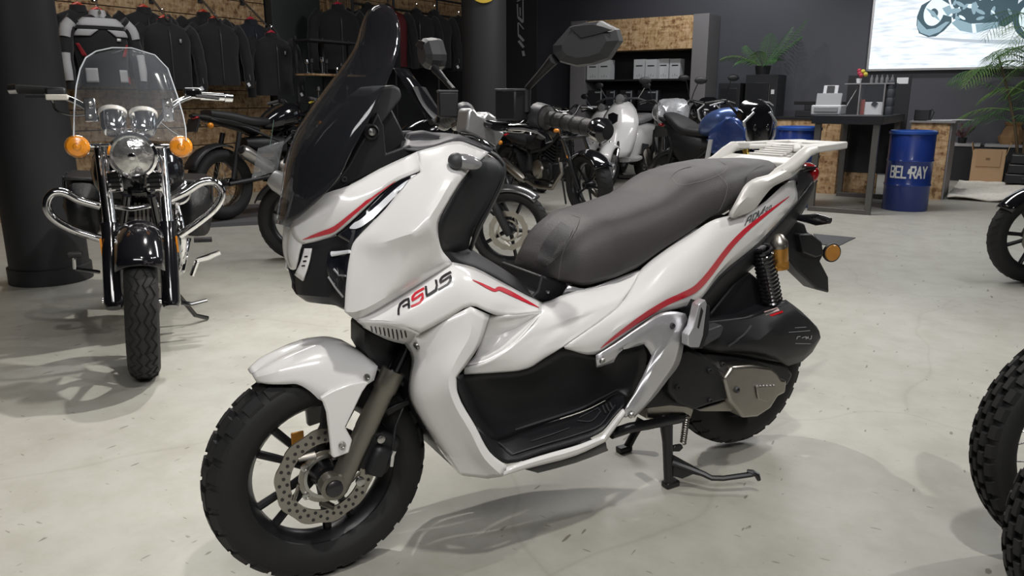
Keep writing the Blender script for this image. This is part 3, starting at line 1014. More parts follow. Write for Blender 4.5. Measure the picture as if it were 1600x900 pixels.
for x, y in ((1108, 579), (1128, 569), (1058, 605), (1109, 626)):
    bolt(x, y, .008, BLKD, 'case_bolt', v=.186)
slab('crankcase', [(1012, 636), (1030, 616), (1060, 612), (1085, 640), (1080, 655), (1050, 660), (1010, 655)], .12, -.05, STEEL, .006)
hpanel('airbox', [
    [(1088, 503, .12), (1130, 500, .12), (1167, 494, .12), (1207, 477, .12), (1227, 469, .12), (1251, 487, .13), (1272, 509, .14)],
    [(1092, 505, .15), (1135, 503, .155), (1172, 499, .165), (1210, 484, .17), (1232, 476, .17), (1254, 490, .165), (1275, 511, .165)],
    [(1094, 525, .165), (1140, 530, .175), (1186, 531, .2), (1210, 511, .205), (1247, 489, .185), (1262, 499, .18), (1279, 518, .175)],
    [(1094, 540, .168), (1146, 541, .178), (1190, 542, .198), (1222, 545, .205), (1262, 540, .2), (1272, 535, .195), (1281, 527, .18)],
    [(1096, 549, .16), (1150, 551, .17), (1200, 557, .182), (1231, 571, .18), (1253, 564, .175), (1268, 550, .172), (1280, 530, .17)]], BLACKP, kr=2, kc=2, corner=20, mirror=False)
slab('airbox_back', [(1092, 505), (1167, 496), (1207, 479), (1227, 471), (1251, 489), (1274, 511), (1280, 528), (1252, 562), (1231, 569), (1100, 548)], .15, -.02, BLACKP, .006)
decal_strokes('warning_label', [([(1195, 491), (1216, 484)], 2.2)], mat('label_pink', (.55, .38, .36), .5), lift=.004)
decal_strokes('warning_label_border', [([(1202, 494.5), (1222, 487.5)], 1.6)], REDL, lift=.004)
decal_strokes('airbox_lettering', [([(1243, 530), (1244.5, 526), (1249, 525.5)], .6), ([(1251, 528), (1256, 526)], .6), ([(1258, 530), (1257, 525.5), (1261, 529), (1261, 525.5)], .6), ([(1263, 530), (1266, 529), (1266, 524)], .6),
                                   ([(1231, 519), (1264, 516.5)], .35), ([(1240, 512), (1258, 511)], .35), ([(1241, 536.5), (1265, 537)], .35)], GREYD, lift=.004)
ribbon('airbox_strap', [(1136, 540, 1.5), (1150, 531, 1.5), (1162, 522, 1.5), (1172, 509, 1.5)], DGREY, mirror=False, lift=.006)
slab('rear_inner_fender', [(1110, 490), (1150, 440), (1172, 425), (1190, 440), (1212, 470), (1195, 492), (1160, 500), (1110, 505)], .1, -.08, BLACKP, .006)
# shock absorber
sa, sb = L(1190, 386, .135), L(1206, 470, .135)
ax = (sb - sa).normalized()
MB().tube([sa, sb], .014, n=10).obj('shock_rod', CHROME, scooter)
h = []
N = 14 * 12
fr0 = ax.orthogonal().normalized()
fr1 = ax.cross(fr0)
for i in range(N + 1):
    a = 2 * math.pi * i / 12
    h.append(sa.lerp(sb, i / N) + (fr0 * math.cos(a) + fr1 * math.sin(a)) * .0265)
MB().tube(h, .0068, n=6).obj('shock_spring', GLOSSB, scooter)
ca, cb = L(1217, 371, .15), L(1219, 419, .15)
ax = (cb - ca).normalized()
can = MB().lathe([(.0005, -.012), (.012, -.008), (.0255, .014), (.0265, .024), (.0265, .03), (.0005, .03)], ca, ax, n=24).obj('reservoir_cap', STEEL, scooter)
MB().lathe([(.0255, .03), (.026, .07), (.0245, .072), (.0245, .078), (.026, .08), (.026, (cb - ca).length), (.0005, (cb - ca).length)], ca, ax, n=24).obj('shock_reservoir', ORANGE, scooter)

# ---- stand
pv = L(1040, 655, .12)
stand = MB().tube([pv + Vector((0, -.005, 0)), Vector((pv.x, .145, pv.z))], .016, n=12).obj('centre_stand', RIMB, scooter)
MB().tube([L(955, 678, .15), L(985, 668, .15), L(1010, 664, .15), L(1030, 660, .14), L(1055, 655, .13), L(1068, 652, .12)], .015, n=10).obj('frame_rail', RIMB, scooter)
MB().tube([L(1040, 650, .12), L(1043, 690, .12), L(1045, 755, .12)], [.022, .016, .015], n=10).obj('stand_leg', RIMB, stand)
MB().tube([L(1003, 655, -.14), L(990, 680, -.14), L(972, 714, -.14)], [.018, .014, .014], n=10).obj('stand_leg', RIMB, stand)
f1, f2 = L(1046, 760, .12), L(973, 717, -.14)
for f_ in (f1, f2):
    MB().box((f_.x + .004, f_.y, .010), (.05, .032, .02)).obj('stand_foot', RIMB, stand, bevel=.005)
MB().prism([LZ(1047, 708, .11), LZ(1062, 716, .10), LZ(1100, 737, .066), LZ(1100, 745, .05), LZ(1083, 741, .055), LZ(1066, 748, .035), LZ(1052, 744, .04)], (0, .008, 0)).obj('stand_web', RIMB, stand, 30)

MB().tube([LZ(1050, 722, .085), LZ(1075, 731, .07), LZ(1100, 741, .058), LZ(1112, 747, .05), LZ(1130, 747.5, .05), LZ(1176, 741, .062)], [.010, .010, .009, .0085, .0085, .0085], n=8).obj('stand_lever', RIMB, stand)
MB().tube([LZ(1167, 736, .07), LZ(1175, 738, .068), LZ(1183, 742, .062), LZ(1186, 750, .045)], [.006, .009, .009, .006], n=8).obj('lever_tread', RIMB, stand)
sa, sb = L(1073, 648, .13), L(1067, 693, .13)
h = []
N = 13 * 10
ax = (sb - sa).normalized()
fr0 = ax.orthogonal().normalized()
fr1 = ax.cross(fr0)
for i in range(N + 1):
    a = 2 * math.pi * i / 10
    h.append(sa.lerp(sb, i / N) + (fr0 * math.cos(a) + fr1 * math.sin(a)) * .0085)
MB().tube(h, .0024, n=5).obj('stand_spring', STEEL, stand)
slab('spring_hook', [(1055, 697), (1066, 695), (1068, 700), (1062, 706), (1050, 706)], .132, .12, RIMB, .002, parent=stand)

# ---- wheels
AXF, AXR = Vector((0, 0, .27)), Vector((1.40, 0, .288))


def place(o, c, ry=0.0, rz=0.0):
    o.location = c
    o.rotation_euler = (0, ry, rz)
    return o


fw = rim_mb(.186, .042, .034, 5, True, .017, .024).obj('front_wheel', RIMB, scooter)
place(fw, AXF, R(20), R(2))
tyre_mb(.272, .060, .184, 28, .008, 4).obj('tyre', RUBBER, fw, 35)
ds = disc_mb(.121, .086, .066, y=-.048, t=.0045, waves=10).obj('brake_disc', STEEL, fw, 40)
mb = MB()
for ring, n_, off in ((.093, 20, 0), (.102, 20, .5), (.111, 20, 0)):
    for k in range(n_):
        a = 2 * math.pi * (k + off) / n_
        mb.lathe([(.0042, -.0006), (.0042, .0006), (.0003, .0006)], (ring * math.cos(a), -.0508, ring * math.sin(a)), (0, -1, 0), n=8)
mb.obj('disc_holes', BLKD, ds, 0)
mb = MB()
mb.lathe([(.047, -.0525), (.055, -.0525), (.055, -.05), (.047, -.05)], n=40, closed=True)
mb.obj('sensor_ring', BOLT, fw, 30)
for k in range(5):
    a = 2 * math.pi * k / 5 + .35
    MB().lathe([(.0095, 0), (.0095, .005), (.006, .006), (.0058, .003), (.0003, .003)], (.062 * math.cos(a), -.0495, .062 * math.sin(a)), (0, -1, 0), n=12).obj('disc_bolt', BOLT, fw, 30)
rw = rim_mb(.172, .05, .05, 5, True, .018, .026).obj('rear_wheel', RIMB, scooter)
place(rw, AXR, R(8))
tyre_mb(.266, .068, .170, 26, .009, 4).obj('tyre', RUBBER, rw, 35)

# ---- fork, fender, brake
for nm, v in (('fork_leg', .09), ('fork_leg', -.09)):
    a = Vector((.004, -v, .238))
    d = Vector((.50, 0, .866))
    fk = MB().tube([a, a + d * .02, a + d * .08, a + d * .17, a + d * .175, a + d * .27, a + d * .275, a + d * .325], [.020, .027, .0265, .025, .0265, .0255, .0295, .029], n=18).obj(nm, FORKM, scooter)
    MB().tube([a + d * .32, a + d * .62], .0175, n=16).obj('stanchion', mat('dark_chrome', (.10, .10, .11), .18, metal=1.0), fk)
    MB().lathe([(.020, .0), (.020, .008), (.015, .012), (.0005, .012)], (.0, -v - (.026 if v > 0 else -.026), .27), (0, -1 if v > 0 else 1, 0), n=18).obj('axle_nut', BLKD, fk)
lug = MB().lathe([(.030, -.02), (.030, .012), (.021, .014), (.021, .006)], (0, -.105, .27), (0, -1, 0), n=20)
lug.obj('axle_clamp', FORKM, scooter)
fender = hpanel('front_fender', [
    [(394, 586, 0), (414, 572, 0), (440, 557, 0), (466, 545, 0), (495, 534, 0), (526, 530, 0), (548, 541, 0), (568, 553, .0)],
    [(395, 587, .022), (416, 576, .035), (443, 564, .04), (470, 554, .044), (498, 546, .046), (526, 545, .048), (549, 551, .052), (578, 562, .055)],
    [(397, 590, .028), (420, 585, .052), (447, 577, .06), (475, 571, .065), (505, 567, .07), (530, 570, .075), (552, 579, .082), (590, 573, .085)],
    [(402, 597, .03), (427, 600, .056), (447, 600, .065), (464, 600, .072), (484, 611, .08), (504, 627, .088), (540, 620, .094), (584, 594, .092)]], WHITE, kr=3, kc=3)
fa = slab('fender_side_arm', [(500, 622), (505, 629), (511, 645), (518, 712), (522, 717), (546, 708), (551, 688), (540, 668), (567, 613), (577, 598), (567, 596), (548, 600), (520, 610)], .108, .096, WHITE, .004, mirror=True, cast=True, parent=fender)
bolt(534, 695, .009, parent=fender)
bolt(572, 589, .0085, parent=fender)
cal = MB().box((.125, -.062, .315), (.085, .055, .10), (0, R(28), 0)).box((.118, -.095, .30), (.05, .03, .075), (0, R(28), 0)).obj('brake_caliper', BLACKP, scooter, 30, bevel=.012)
MB().lathe([(.011, 0), (.011, .008), (.007, .010), (.0005, .010)], L(562, 783 - 32, .10), (0, -1, 0), n=12).obj('caliper_bolt', BOLT, cal)
MB().lathe([(.010, 0), (.010, .008), (.006, .010), (.0005, .010)], L(594, 685, .10), (0, -1, 0), n=12).obj('caliper_bolt', BOLT, cal)
MB().tube([L(612, 730, .10), L(613, 700, .09), L(618, 665, .085), L(635, 625, .07), L(640, 600, .05)], .004, n=8).obj('brake_hose', BLACKP, scooter)
MB().tube([L(611, 728, .11), L(613, 712, .11), L(616, 704, .11)], .0055, n=8).obj('hose_fitting', CHROME, scooter)
MB().box(Vector((-.052, -.02, .355)), (.03, .004, .06)).obj('fork_reflector', ORANGE, scooter, 30, bevel=.002)
slab('steering_shroud', [(572, 512), (632, 537), (646, 560), (641, 612), (620, 600), (585, 570), (572, 548)], .07, -.05, BLACKP, .01)
slab('inner_fender', [(641, 600), (646, 633), (668, 672), (692, 708), (713, 735), (690, 700), (655, 640), (645, 600)], .115, -.115, BLACKP, .003)
slab('fender_stay', [(604, 640), (620, 632), (640, 625), (640, 632), (622, 641), (607, 650)], .082, .07, BLACKP, .002)

# ---- screen, dash
scr = [  # near edge px, half width, how far the middle runs ahead
    ((507, 302), .150, .060), ((529, 277), .165, .075), ((547, 240), .170, .085), ((566, 205), .170, .088), ((584, 172), .165, .085), ((603, 130), .152, .075), ((619, 92), .138, .062), ((625, 60), .118, .05), ((622, 30), .098, .035), ((614, 14), .075, .02), ((607, 10), .04, .008)]
rows = []
for (px, py), w, bow in scr:
    e = L(px, py, w)
    row = []
    for j in range(13):
        t = -1 + 2 * j / 12
        row.append(Vector((e.x - bow * (1 - t * t), w * t, e.z + (.006 if py < 60 else -(.01 + .07 * max(0, (py - 200) / 100))) * (1 - t * t))))
    rows.append(row)
g = []
for j in range(13):
    c = dens([r[j] for r in rows], 3)
    g.append(c)
screen = MB().grid(g).obj('windscreen', SMOKE, scooter, 60, solid=.004)
screen['label'] = 'tall smoked windscreen'
# black support behind the screen
slab('screen_bracket', [(509, 304), (528, 280), (545, 258), (560, 230), (578, 200), (590, 175), (600, 196), (604, 240), (640, 226), (655, 236), (600, 262), (545, 289), (512, 309)], .105, .09, BLACKP, .004, mirror=True)
slab('instrument_hood', [(574, 152), (598, 135), (616, 133), (626, 138), (629, 152), (600, 190), (590, 200), (582, 185)], .075, -.075, DGREY, .006)
slab('instrument_column', [(583, 188), (612, 168), (628, 200), (637, 222), (600, 250), (560, 280), (545, 262)], .06, -.06, BLACKP, .006)
slab('instrument_face_back', [(470, 250), (505, 200), (540, 160), (565, 165), (575, 200), (545, 262), (500, 300), (476, 318), (466, 300)], .0, -.06, GLASSB, .01)
kn = MB().lathe([(.017, -.02), (.017, .004), (.013, .008), (.012, .003), (.0005, .003)], L(580, 206, .108), (0, -1, 0), n=20).obj('screen_knob', BLACKP, scooter)
MB().lathe([(.008, 0), (.008, .006), (.0005, .008)], L(580, 206, .110), (0, -1, 0), n=14).obj('knob_screw', BOLT, kn)
bolt(537, 280, .007, v=.107, name='bracket_screw', m=DGREY)
hpanel('dash_top', [
    [(626, 232, .10), (652, 236, .118), (684, 228, .117), (717, 220, .11), (742, 228, .11), (766, 238, .105)],
    [(628, 222, .06), (655, 222, .07), (684, 222, .075), (715, 212, .075), (742, 220, .07), (770, 234, .07)],
    [(640, 208, .0), (660, 205, .0), (690, 212, .0), (720, 212, .0), (745, 215, .0), (775, 232, .0)]], DGREY, kr=2, kc=2, cast=False)
slab('dash_ridge', [(632, 225), (640, 208), (664, 206), (690, 212), (672, 228), (650, 236)], .05, .03, DGREY, .003, mirror=True)
MB().tube([L(718, 213, .065), L(735, 217, .07), L(755, 227, .068), L(774, 243, .055)], [.010, .012, .012, .009], n=10).obj('head_trim_ring', CHROME, scooter)
ind = MB()
c0 = L(729, 253, .205)
ind.ball((0, 0, 0), (.036, .016, .0165), 20, 12)
ind.xf(Matrix.Translation(c0) @ Matrix.Rotation(R(14), 4, 'Y') @ Matrix.Rotation(R(-12), 4, 'Z'))
ind = pair(ind, 'front_indicator', LENS, scooter)
mb = MB()
mb.ball((0, 0, 0), (.020, .0165, .0175), 18, 10)
mb.xf(Matrix.Translation(c0 + Vector((-.022, .004, .003))) @ Matrix.Rotation(R(14), 4, 'Y'))
pair(mb, 'indicator_base', DGREY, ind)

# ---- handlebar
hb = MB()
gl0, gl1 = L(853, 184, .215), L(928, 201, .365)
hb.tube([gl0 + Vector((-.01, .03, 0)), L(815, 200, .14), L(775, 197, .06), L(750, 190, 0), L(734, 186, -.05), L(712, 197, -.12), Vector((gl0.x - .01, .20, gl0.z - .02)), Vector((gl0.x, .22, gl0.z))], .0125, n=12)
bar = hb.obj('handlebar', GLOSSB, scooter)
for s in (1, -1):
    def m_(p):
        return Vector((p.x, p.y * s, p.z))
    gd = (gl1 - gl0).normalized()
    gr = MB().tube([m_(gl0), m_(gl0 + gd * .004), m_(gl0 + gd * .012), m_(gl1 - gd * .005), m_(gl1)], [.024, .026, .0175, .0185, .021], n=16).obj('grip', mat('grip_rubber', (.035, .034, .034), .6, bump=.8, bscale=150), bar)
    MB().tube([m_(gl1), m_(gl1 + gd * .006), m_(gl1 + gd * .03), m_(gl1 + gd * .042)], [.019, .0245, .0265, .017], n=16).obj('bar_end_weight', GLOSSB, bar)
    for k in range(4):
        c = gl0 + gd * (.035 + .03 * k)
        MB().lathe([(.0183, -.003), (.0189, -.002), (.0189, .002), (.0183, .003)], m_(c), m_(gd), n=14).obj('grip_ring', RUBBER, gr)
    MB().tube([m_(gl0 + gd * -.045), m_(gl0 + gd * -.03), m_(gl0 + gd * .0)], [.02, .031, .029], n=14).obj('switch_housing', DGREY, bar)
    MB().tube([m_(L(795, 199, .13)), m_(L(820, 199, .17)), m_(L(842, 204, .21)), m_(L(855, 214, .235)), m_(L(858, 222, .24))], [.008, .009, .009, .007, .010], n=8, flat=.8).obj('brake_lever', GLOSSB, bar)
    bx = L(800, 165, .17)
    MB().box(m_(bx), (.05, .06, .065), (0, 0, R(20) * s)).obj('fluid_reservoir', BLACKP, bar, 30, bevel=.004)
    MB().box(m_(bx + Vector((0, 0, .034))), (.052, .062, .006), (0, 0, R(20) * s)).obj('reservoir_lid', DGREY, bar, 30, bevel=.002)
    # mirror
    mp = L(822, 175, .19)
    MB().tube([m_(mp), m_(L(823, 140, .19))], .010, n=10).obj('mirror_post', BLACKP, bar)
    st0, st1 = L(824, 138, .19), U(866, 92, .516, .35, .7, .714)
    MB().tube([m_(st0), m_(st0.lerp(st1, .5)), m_(st1)], [.007, .008, .012], n=10).obj('mirror_stem', BLACKP, bar)
    outl = [(861, 72), (889, 40), (912, 34), (939, 31), (967, 45), (972, 63), (953, 92), (926, 101), (900, 104), (873, 97), (862, 85)]
    fac = ((892, 45), (900, 42), (929, 39), (944, 43), (959, 48), (936, 55), (911, 61), (901, 52))
    face = [U(x, y, .516, .35, .7, .714) for x, y in outl]
    facet = [U(x, y, .516, .35, .7, .714) for x, y in fac]
    nrm = Vector((-.714, -.7, 0))
    if s < 0:
        # the far mirror stands square across the bars
        stp = U(866, 92, .516, .35, .7, .714)
        dl, dr = Vector((.7, -.714, 0)), Vector((.06, .998, 0))
        off = Vector((stp.x, -stp.y, stp.z))
        face, facet = [[off + dr * ((p - stp).dot(dl) * .75) + Vector((0, 0, p.z - stp.z + .012)) for p in q] for q in (face, facet)]
        nrm = Vector((-.998, .06, 0))
        m_ = lambda p: p
    cx = sum((p for p in face), Vector()) / len(face)
    def inset(k, d):
        return [m_(cx + (p - cx) * k + nrm * d) for p in face]
    r0, r1, r2, r3 = inset(.96, -.035), inset(1.0, -.02), inset(.93, .006), inset(.62, .02)
    mm = MB().grid([r0, r1, r2, r3], cv=True)
    mm.f.append(tuple(3 * len(face) + j for j in range(len(face))))
    mm.f.append(tuple(range(len(face)))[::-1])
    mir = mm.obj('mirror', mat('mirror_housing', (.030, .031, .034), .42), bar, 8)
    fm = MB().prism([m_(p + nrm * .0165) for p in facet], m_(nrm * .006)).obj('mirror_recess', BLACKP, bar, 20, bevel=.001)
    gm = MB()
    gm.v = inset(.9, -.0355)
    gm.f = [tuple(range(len(face)))]
    gm.obj('mirror_glass', CHROME, bar, 0)
CAST = mat('cast_alloy', (.58, .58, .58), .36, metal=.8)
slab('bar_clamp', [(728, 205), (732, 172), (740, 168), (748, 178), (756, 182), (762, 174), (775, 182), (776, 200), (790, 208), (775, 232), (745, 214)], .03, -.03, CAST, .006)
for x, y, v in ((736, 175, .035), (766, 181, .035)):
    MB().lathe([(.017, -.03), (.017, .0), (.012, .006), (.0005, .006)], L(x, y + 4, 0), (.2, 0, 1), n=16).obj('clamp_cap', CAST, scooter)


# =================================================================== the showroom
WALL_A, WALL_B = -8.03, 13.2
CHAR = mat('charcoal_wall_paint', (0.078, 0.081, 0.098), 0.6, bump=.15, bscale=120, var=.08, vscale=3)
CHAR2 = mat('matt_black_board', (0.014, 0.015, 0.018), 0.6, var=.1, vscale=6)
PILLAR = mat('pillar_black_paint', (0.018, 0.018, 0.020), 0.6, var=.1, vscale=4)
OSB = osb_mat('osb_board', 0.72)
OSBH = osb_mat('osb_header_board', 1.0)
OSBW = osb_mat('osb_wall_board', 0.62)
GREYC = mat('grey_laminate', (0.23, 0.22, 0.225), 0.55, var=.06, vscale=20)
TABLEM = mat('black_table_laminate', (0.016, 0.017, 0.020), 0.35)
LEGM = mat('raw_steel_leg', (0.15, 0.145, 0.135), 0.45, metal=.7)
DRUMB = mat('drum_blue_enamel', (0.012, 0.035, 0.20), 0.3, coat=.4)
WHITEL = mat('white_lettering', (0.70, 0.70, 0.68), 0.5)
CARD = mat('cardboard', (0.46, 0.30, 0.17), 0.8, var=.08, vscale=10)
PAPER = mat('white_paper', (0.72, 0.73, 0.75), 0.6)


def PA(px, py, a):
    p = on_plane(px, py, E2 * a, E2)
    return Vector((a, p.dot(E1), p.z))


def PB(px, py, b):
    p = on_plane(px, py, E1 * b, E1)
    return Vector((p.dot(E2), b, p.z))


def GR(px, py, z=0.0):
    p = ground(px, py, z)
    return Vector((p.dot(E2), p.dot(E1), z))


ROOMM = Matrix.Rotation(ROOM_ROT, 4, 'Z')


def rthing(name, label, cat, a, b, z=0.0, group=None):
    return thing(name, label, cat, room(a, b, z), ROOM_ROT, group)


def rbox(x0, x1, y0, y1, z0, z1, mb=None):
    return (mb or MB()).box(((x0 + x1) / 2, (y0 + y1) / 2, (z0 + z1) / 2), (abs(x1 - x0), abs(y1 - y0), abs(z1 - z0)))


def rstruct(name, mb, m, smooth=30, bevel=0.0):
    """room-frame mesh as a piece of the setting"""
    o = mb.obj(name, m, None, smooth, bevel=bevel)
    o.rotation_euler = (0, 0, ROOM_ROT)
    o['kind'] = 'structure'
    return o


def floor_material():
    m = bpy.data.materials.new('sealed_concrete_floor')
    m.use_nodes = True
    nt = m.node_tree
    b = nt.nodes['Principled BSDF']
    tc = nt.nodes.new('ShaderNodeTexCoord')

    def noise(scale, detail=5, rough=.6, vec=None):
        n = nt.nodes.new('ShaderNodeTexNoise')
        n.inputs['Scale'].default_value = scale
        n.inputs['Detail'].default_value = detail
        n.inputs['Roughness'].default_value = rough
        nt.links.new(vec or tc.outputs['Object'], n.inputs['Vector'])
        return n.outputs['Fac']

    def ramp(fac, stops):
        r = nt.nodes.new('ShaderNodeValToRGB')
        e = r.color_ramp.elements
        e[0].position, e[0].color = stops[0][0], (*stops[0][1], 1)
        e[1].position, e[1].color = stops[-1][0], (*stops[-1][1], 1)
        for p, c in stops[1:-1]:
            x = e.new(p)
            x.color = (*c, 1)
        nt.links.new(fac, r.inputs['Fac'])
        return r.outputs['Color']

    def mix(a, bcol, fac, mode='MULTIPLY'):
        x = nt.nodes.new('ShaderNodeMix')
        x.data_type = 'RGBA'
        x.blend_type = mode
        if isinstance(fac, float):
            x.inputs[0].default_value = fac
        else:
            nt.links.new(fac, x.inputs[0])
        nt.links.new(a, x.inputs[6])
        nt.links.new(bcol, x.inputs[7])
        return x.outputs[2]
    base = ramp(noise(.9, 6), [(.3, (.41, .40, .355)), (.55, (.455, .45, .40)), (.75, (.43, .43, .40))])
    fine = ramp(noise(7, 8, .65), [(.35, (.88, .87, .85)), (.6, (1, 1, 1))])
    col = mix(base, fine, 1.0)
    # short dark scuffs
    mp = nt.nodes.new('ShaderNodeMapping')
    mp.inputs['Scale'].default_value = (26, 7, 1)
    mp.inputs['Rotation'].default_value = (0, 0, .7)
    nt.links.new(tc.outputs['Object'], mp.inputs['Vector'])
    sc = ramp(noise(1.6, 2, .4, mp.outputs['Vector']), [(.715, (1, 1, 1)), (.745, (.35, .33, .30))])
    col = mix(col, sc, .8)
    mp2 = nt.nodes.new('ShaderNodeMapping')
    mp2.inputs['Scale'].default_value = (9, 34, 1)
    mp2.inputs['Rotation'].default_value = (0, 0, -.4)
    nt.links.new(tc.outputs['Object'], mp2.inputs['Vector'])
    sc2 = ramp(noise(1.9, 2, .4, mp2.outputs['Vector']), [(.72, (1, 1, 1)), (.75, (.45, .42, .38))])
    col = mix(col, sc2, .7)
    # hair cracks
    vo = nt.nodes.new('ShaderNodeTexVoronoi')
    vo.feature = 'DISTANCE_TO_EDGE'
    vo.inputs['Scale'].default_value = .55
    wv = nt.nodes.new('ShaderNodeVectorMath')
    wv.operation = 'ADD'
    nz = nt.nodes.new('ShaderNodeTexNoise')
    nz.inputs['Scale'].default_value = .8
    nt.links.new(tc.outputs['Object'], nz.inputs['Vector'])
    nt.links.new(tc.outputs['Object'], wv.inputs[0])
    nt.links.new(nz.outputs['Color'], wv.inputs[1])
    nt.links.new(wv.outputs[0], vo.inputs['Vector'])
    ck = ramp(vo.outputs['Distance'], [(.0, (.72, .69, .64)), (.006, (1, 1, 1))])
    col = mix(col, ck, .35)
    nt.links.new(col, b.inputs['Base Color'])
    mr = nt.nodes.new('ShaderNodeMapRange')
    mr.inputs['To Min'].default_value = .30
    mr.inputs['To Max'].default_value = .52
    nt.links.new(noise(2.2, 6), mr.inputs['Value'])
    nt.links.new(mr.outputs['Result'], b.inputs['Roughness'])
    b.inputs['Specular IOR Level'].default_value = .45
    bp = nt.nodes.new('ShaderNodeBump')
    bp.inputs['Strength'].default_value = .06
    bp.inputs['Distance'].default_value = .01
    nt.links.new(noise(5, 4), bp.inputs['Height'])
    nt.links.new(bp.outputs['Normal'], b.inputs['Normal'])
    return m


rstruct('floor', rbox(-8.3, 6.6, -6.1, 13.4, -.12, 0), floor_material())
rstruct('wall_back', rbox(-8.3, 6.6, WALL_B, WALL_B + .15, 0, 4.2), CHAR)
rstruct('wall_right', rbox(6.5, 6.65, -6.1, 13.4, 0, 4.2), CHAR)
rstruct('wall_front', rbox(-8.3, 6.6, -6.2, -6.05, 0, 4.2), CHAR)
rstruct('ceiling', rbox(-8.3, 6.6, -6.1, 13.4, 4.2, 4.3), mat('black_ceiling', (.05, .05, .053), .8))
wl = rstruct('wall_left', rbox(WALL_A - .25, WALL_A - .02, -6.1, 13.4, 0, 4.2), CHAR2)
plank = rbox(WALL_A - .02, WALL_A, 1.0, 6.74, 0.0, .197)
pm = plank.mesh('plank', OSBW, 30)
for i in range(18):
    o = bpy.data.objects.new('plank', pm)
    COL.objects.link(o)
    o.parent = wl
    o.location = (0, 0, .003 + i * .2075)
for b0, b1, z0 in ((7.60, 8.05, 1.78), (8.12, 9.0, 2.30), (9.05, 11.3, 2.22)):
    for i in range(4 if z0 < 2 else 3):
        rbox(WALL_A - .02, WALL_A, b0, b1, z0 + i * .2075, z0 + .2 + i * .2075).obj('plank', OSBW, wl, 30)
rstruct('trim_1', rbox(WALL_A, WALL_A + .12, 6.76, 7.56, 0, 4.2), mat('dark_green_grey_panel', (.022, .027, .027), .55), bevel=.004)

# pillars
pc = ground(83, 448)
pd = Vector((pc.x, pc.y, 0)).normalized()
pr_ = .228
pil = MB().lathe([(pr_, 0), (pr_ + .014, 0), (pr_ + .014, .10), (pr_, .105), (pr_, 4.2)], n=48)
pil.v = [Vector((v.x, v.z, v.y)) for v in pil.v]
po = pil.obj('pillar', PILLAR, None, 30)
po.location = pc + pd * (pr_ + .02)
po['kind'] = 'structure'
mp_ = ray(757, 155)
mp_ = Vector((mp_.x, mp_.y, 0)) * (9.4 / mp_.y)
pil = MB().lathe([(.26, 0), (.26, 4.2)], n=40)
pil.v = [Vector((v.x, v.z, v.y)) for v in pil.v]
po = pil.obj('pillar', PILLAR, None, 30)
po.location = mp_
po['kind'] = 'structure'
dirc = (Vector((0, 0, 0)) - mp_).normalized()
sg = thing('round_sign', 'round white sign with yellow ring on dark pillar', 'sign', mp_ + dirc * .275 + Vector((0, 0, 2.36)), math.atan2(dirc.y, dirc.x) + R(90))
MB().lathe([(.0005, .012), (.125, .012), (.125, .0), (.0005, 0)], (0, 0, 0), (0, -1, 0), n=40).obj('face', PAPER, sg)
MB().lathe([(.125, .0), (.125, .016), (.172, .016), (.172, 0)], (0, 0, 0), (0, -1, 0), n=48, closed=True).obj('ring', mat('yellow_enamel', (.62, .42, .03), .4), sg)
# dark banner with upright lettering
bb = 10.9
p0, p1 = PB(791, 100, bb), PB(838, 100, bb)
bn = rthing('banner', 'tall black banner with upright white lettering beside dark pillar', 'banner', p0.x, bb)
rbox(0, p1.x - p0.x, 0, .04, 0, 3.4).obj('panel', CHAR2, bn, 30)


def flat_strokes(strokes, to_local, w, depth, name, m, parent):
    for s in strokes:
        mb = MB()
        P = [Vector(q) for q in s]
        for a, c in zip(P, P[1:]):
            t = (c - a).normalized()
            n = Vector((-t.y, t.x)) * w
            t2 = t * w * .8
            q = [a - t2 + n, a - t2 - n, c + t2 - n, c + t2 + n]
            mb.prism([to_local(v.x, v.y) for v in q], depth)
        mb.obj(name, m, parent, 20)


def bl(x, y):
    p = PB(x, y, bb)
    return Vector((p.x - p0.x, -.002, p.z))


LG = mat('grey_lettering', (.33, .34, .36), .5)
flat_strokes([[(808.5, 2), (813, 0)], [(818, -10), (817.2, 2), (817.6, 32)], [(808.6, 7), (809.2, 26)], [(812.7, 12), (813, 24)], [(809.6, 36), (810, 54)], [(811, 36), (818, 45)]], bl, .8, (0, -.004, 0), 'letter_stroke', LG, bn)
flat_strokes([[(811, 28), (816.5, 34)], [(811.5, 56), (817.5, 63)], [(811.5, 65), (817.5, 73)], [(817.5, 81), (818.5, 86)]], bl, 1.9, (0, -.004, 0), 'letter_stroke', LG, bn)

# ---------------------------------------------------------------- shelving unit with timber header
cb = 12.62
x0, x1 = PB(891, 100, cb).x, PB(1104, 100, cb).x
zt = PB(1082, 22, cb).z
un = rthing('shelving_unit', 'grey shelving unit with chipboard header against dark wall', 'shelf', x0, cb)
W = x1 - x0
wl_, wr = PB(914, 100, cb).x - x0, PB(1082, 60, cb).x - x0
rbox(0, wl_, 0, .55, 0, zt).obj('side_column', GREYC, un, 30, bevel=.003)
rbox(wr, W, 0, .55, 0, zt).obj('side_column', GREYC, un, 30, bevel=.003)
zh = PB(1082, 75, cb).z
rbox(wl_, wr, .02, .5, zh, zt - .01).obj('header', OSBH, un, 30)
rbox(wl_, wr, .5, .54, 0, zh).obj('back_panel', CHAR2, un, 30)
zs1 = PB(1000, 123.5, cb + .05).z
zs2 = PB(1000, 170, cb + .05).z
for z in (zs1, zs2, .45):
    rbox(wl_, wr, .03, .5, z - .03, z).obj('shelf_board', CHAR2, un, 30)
k = 0
BOXW = mat('white_carton', (.60, .61, .62), .6)
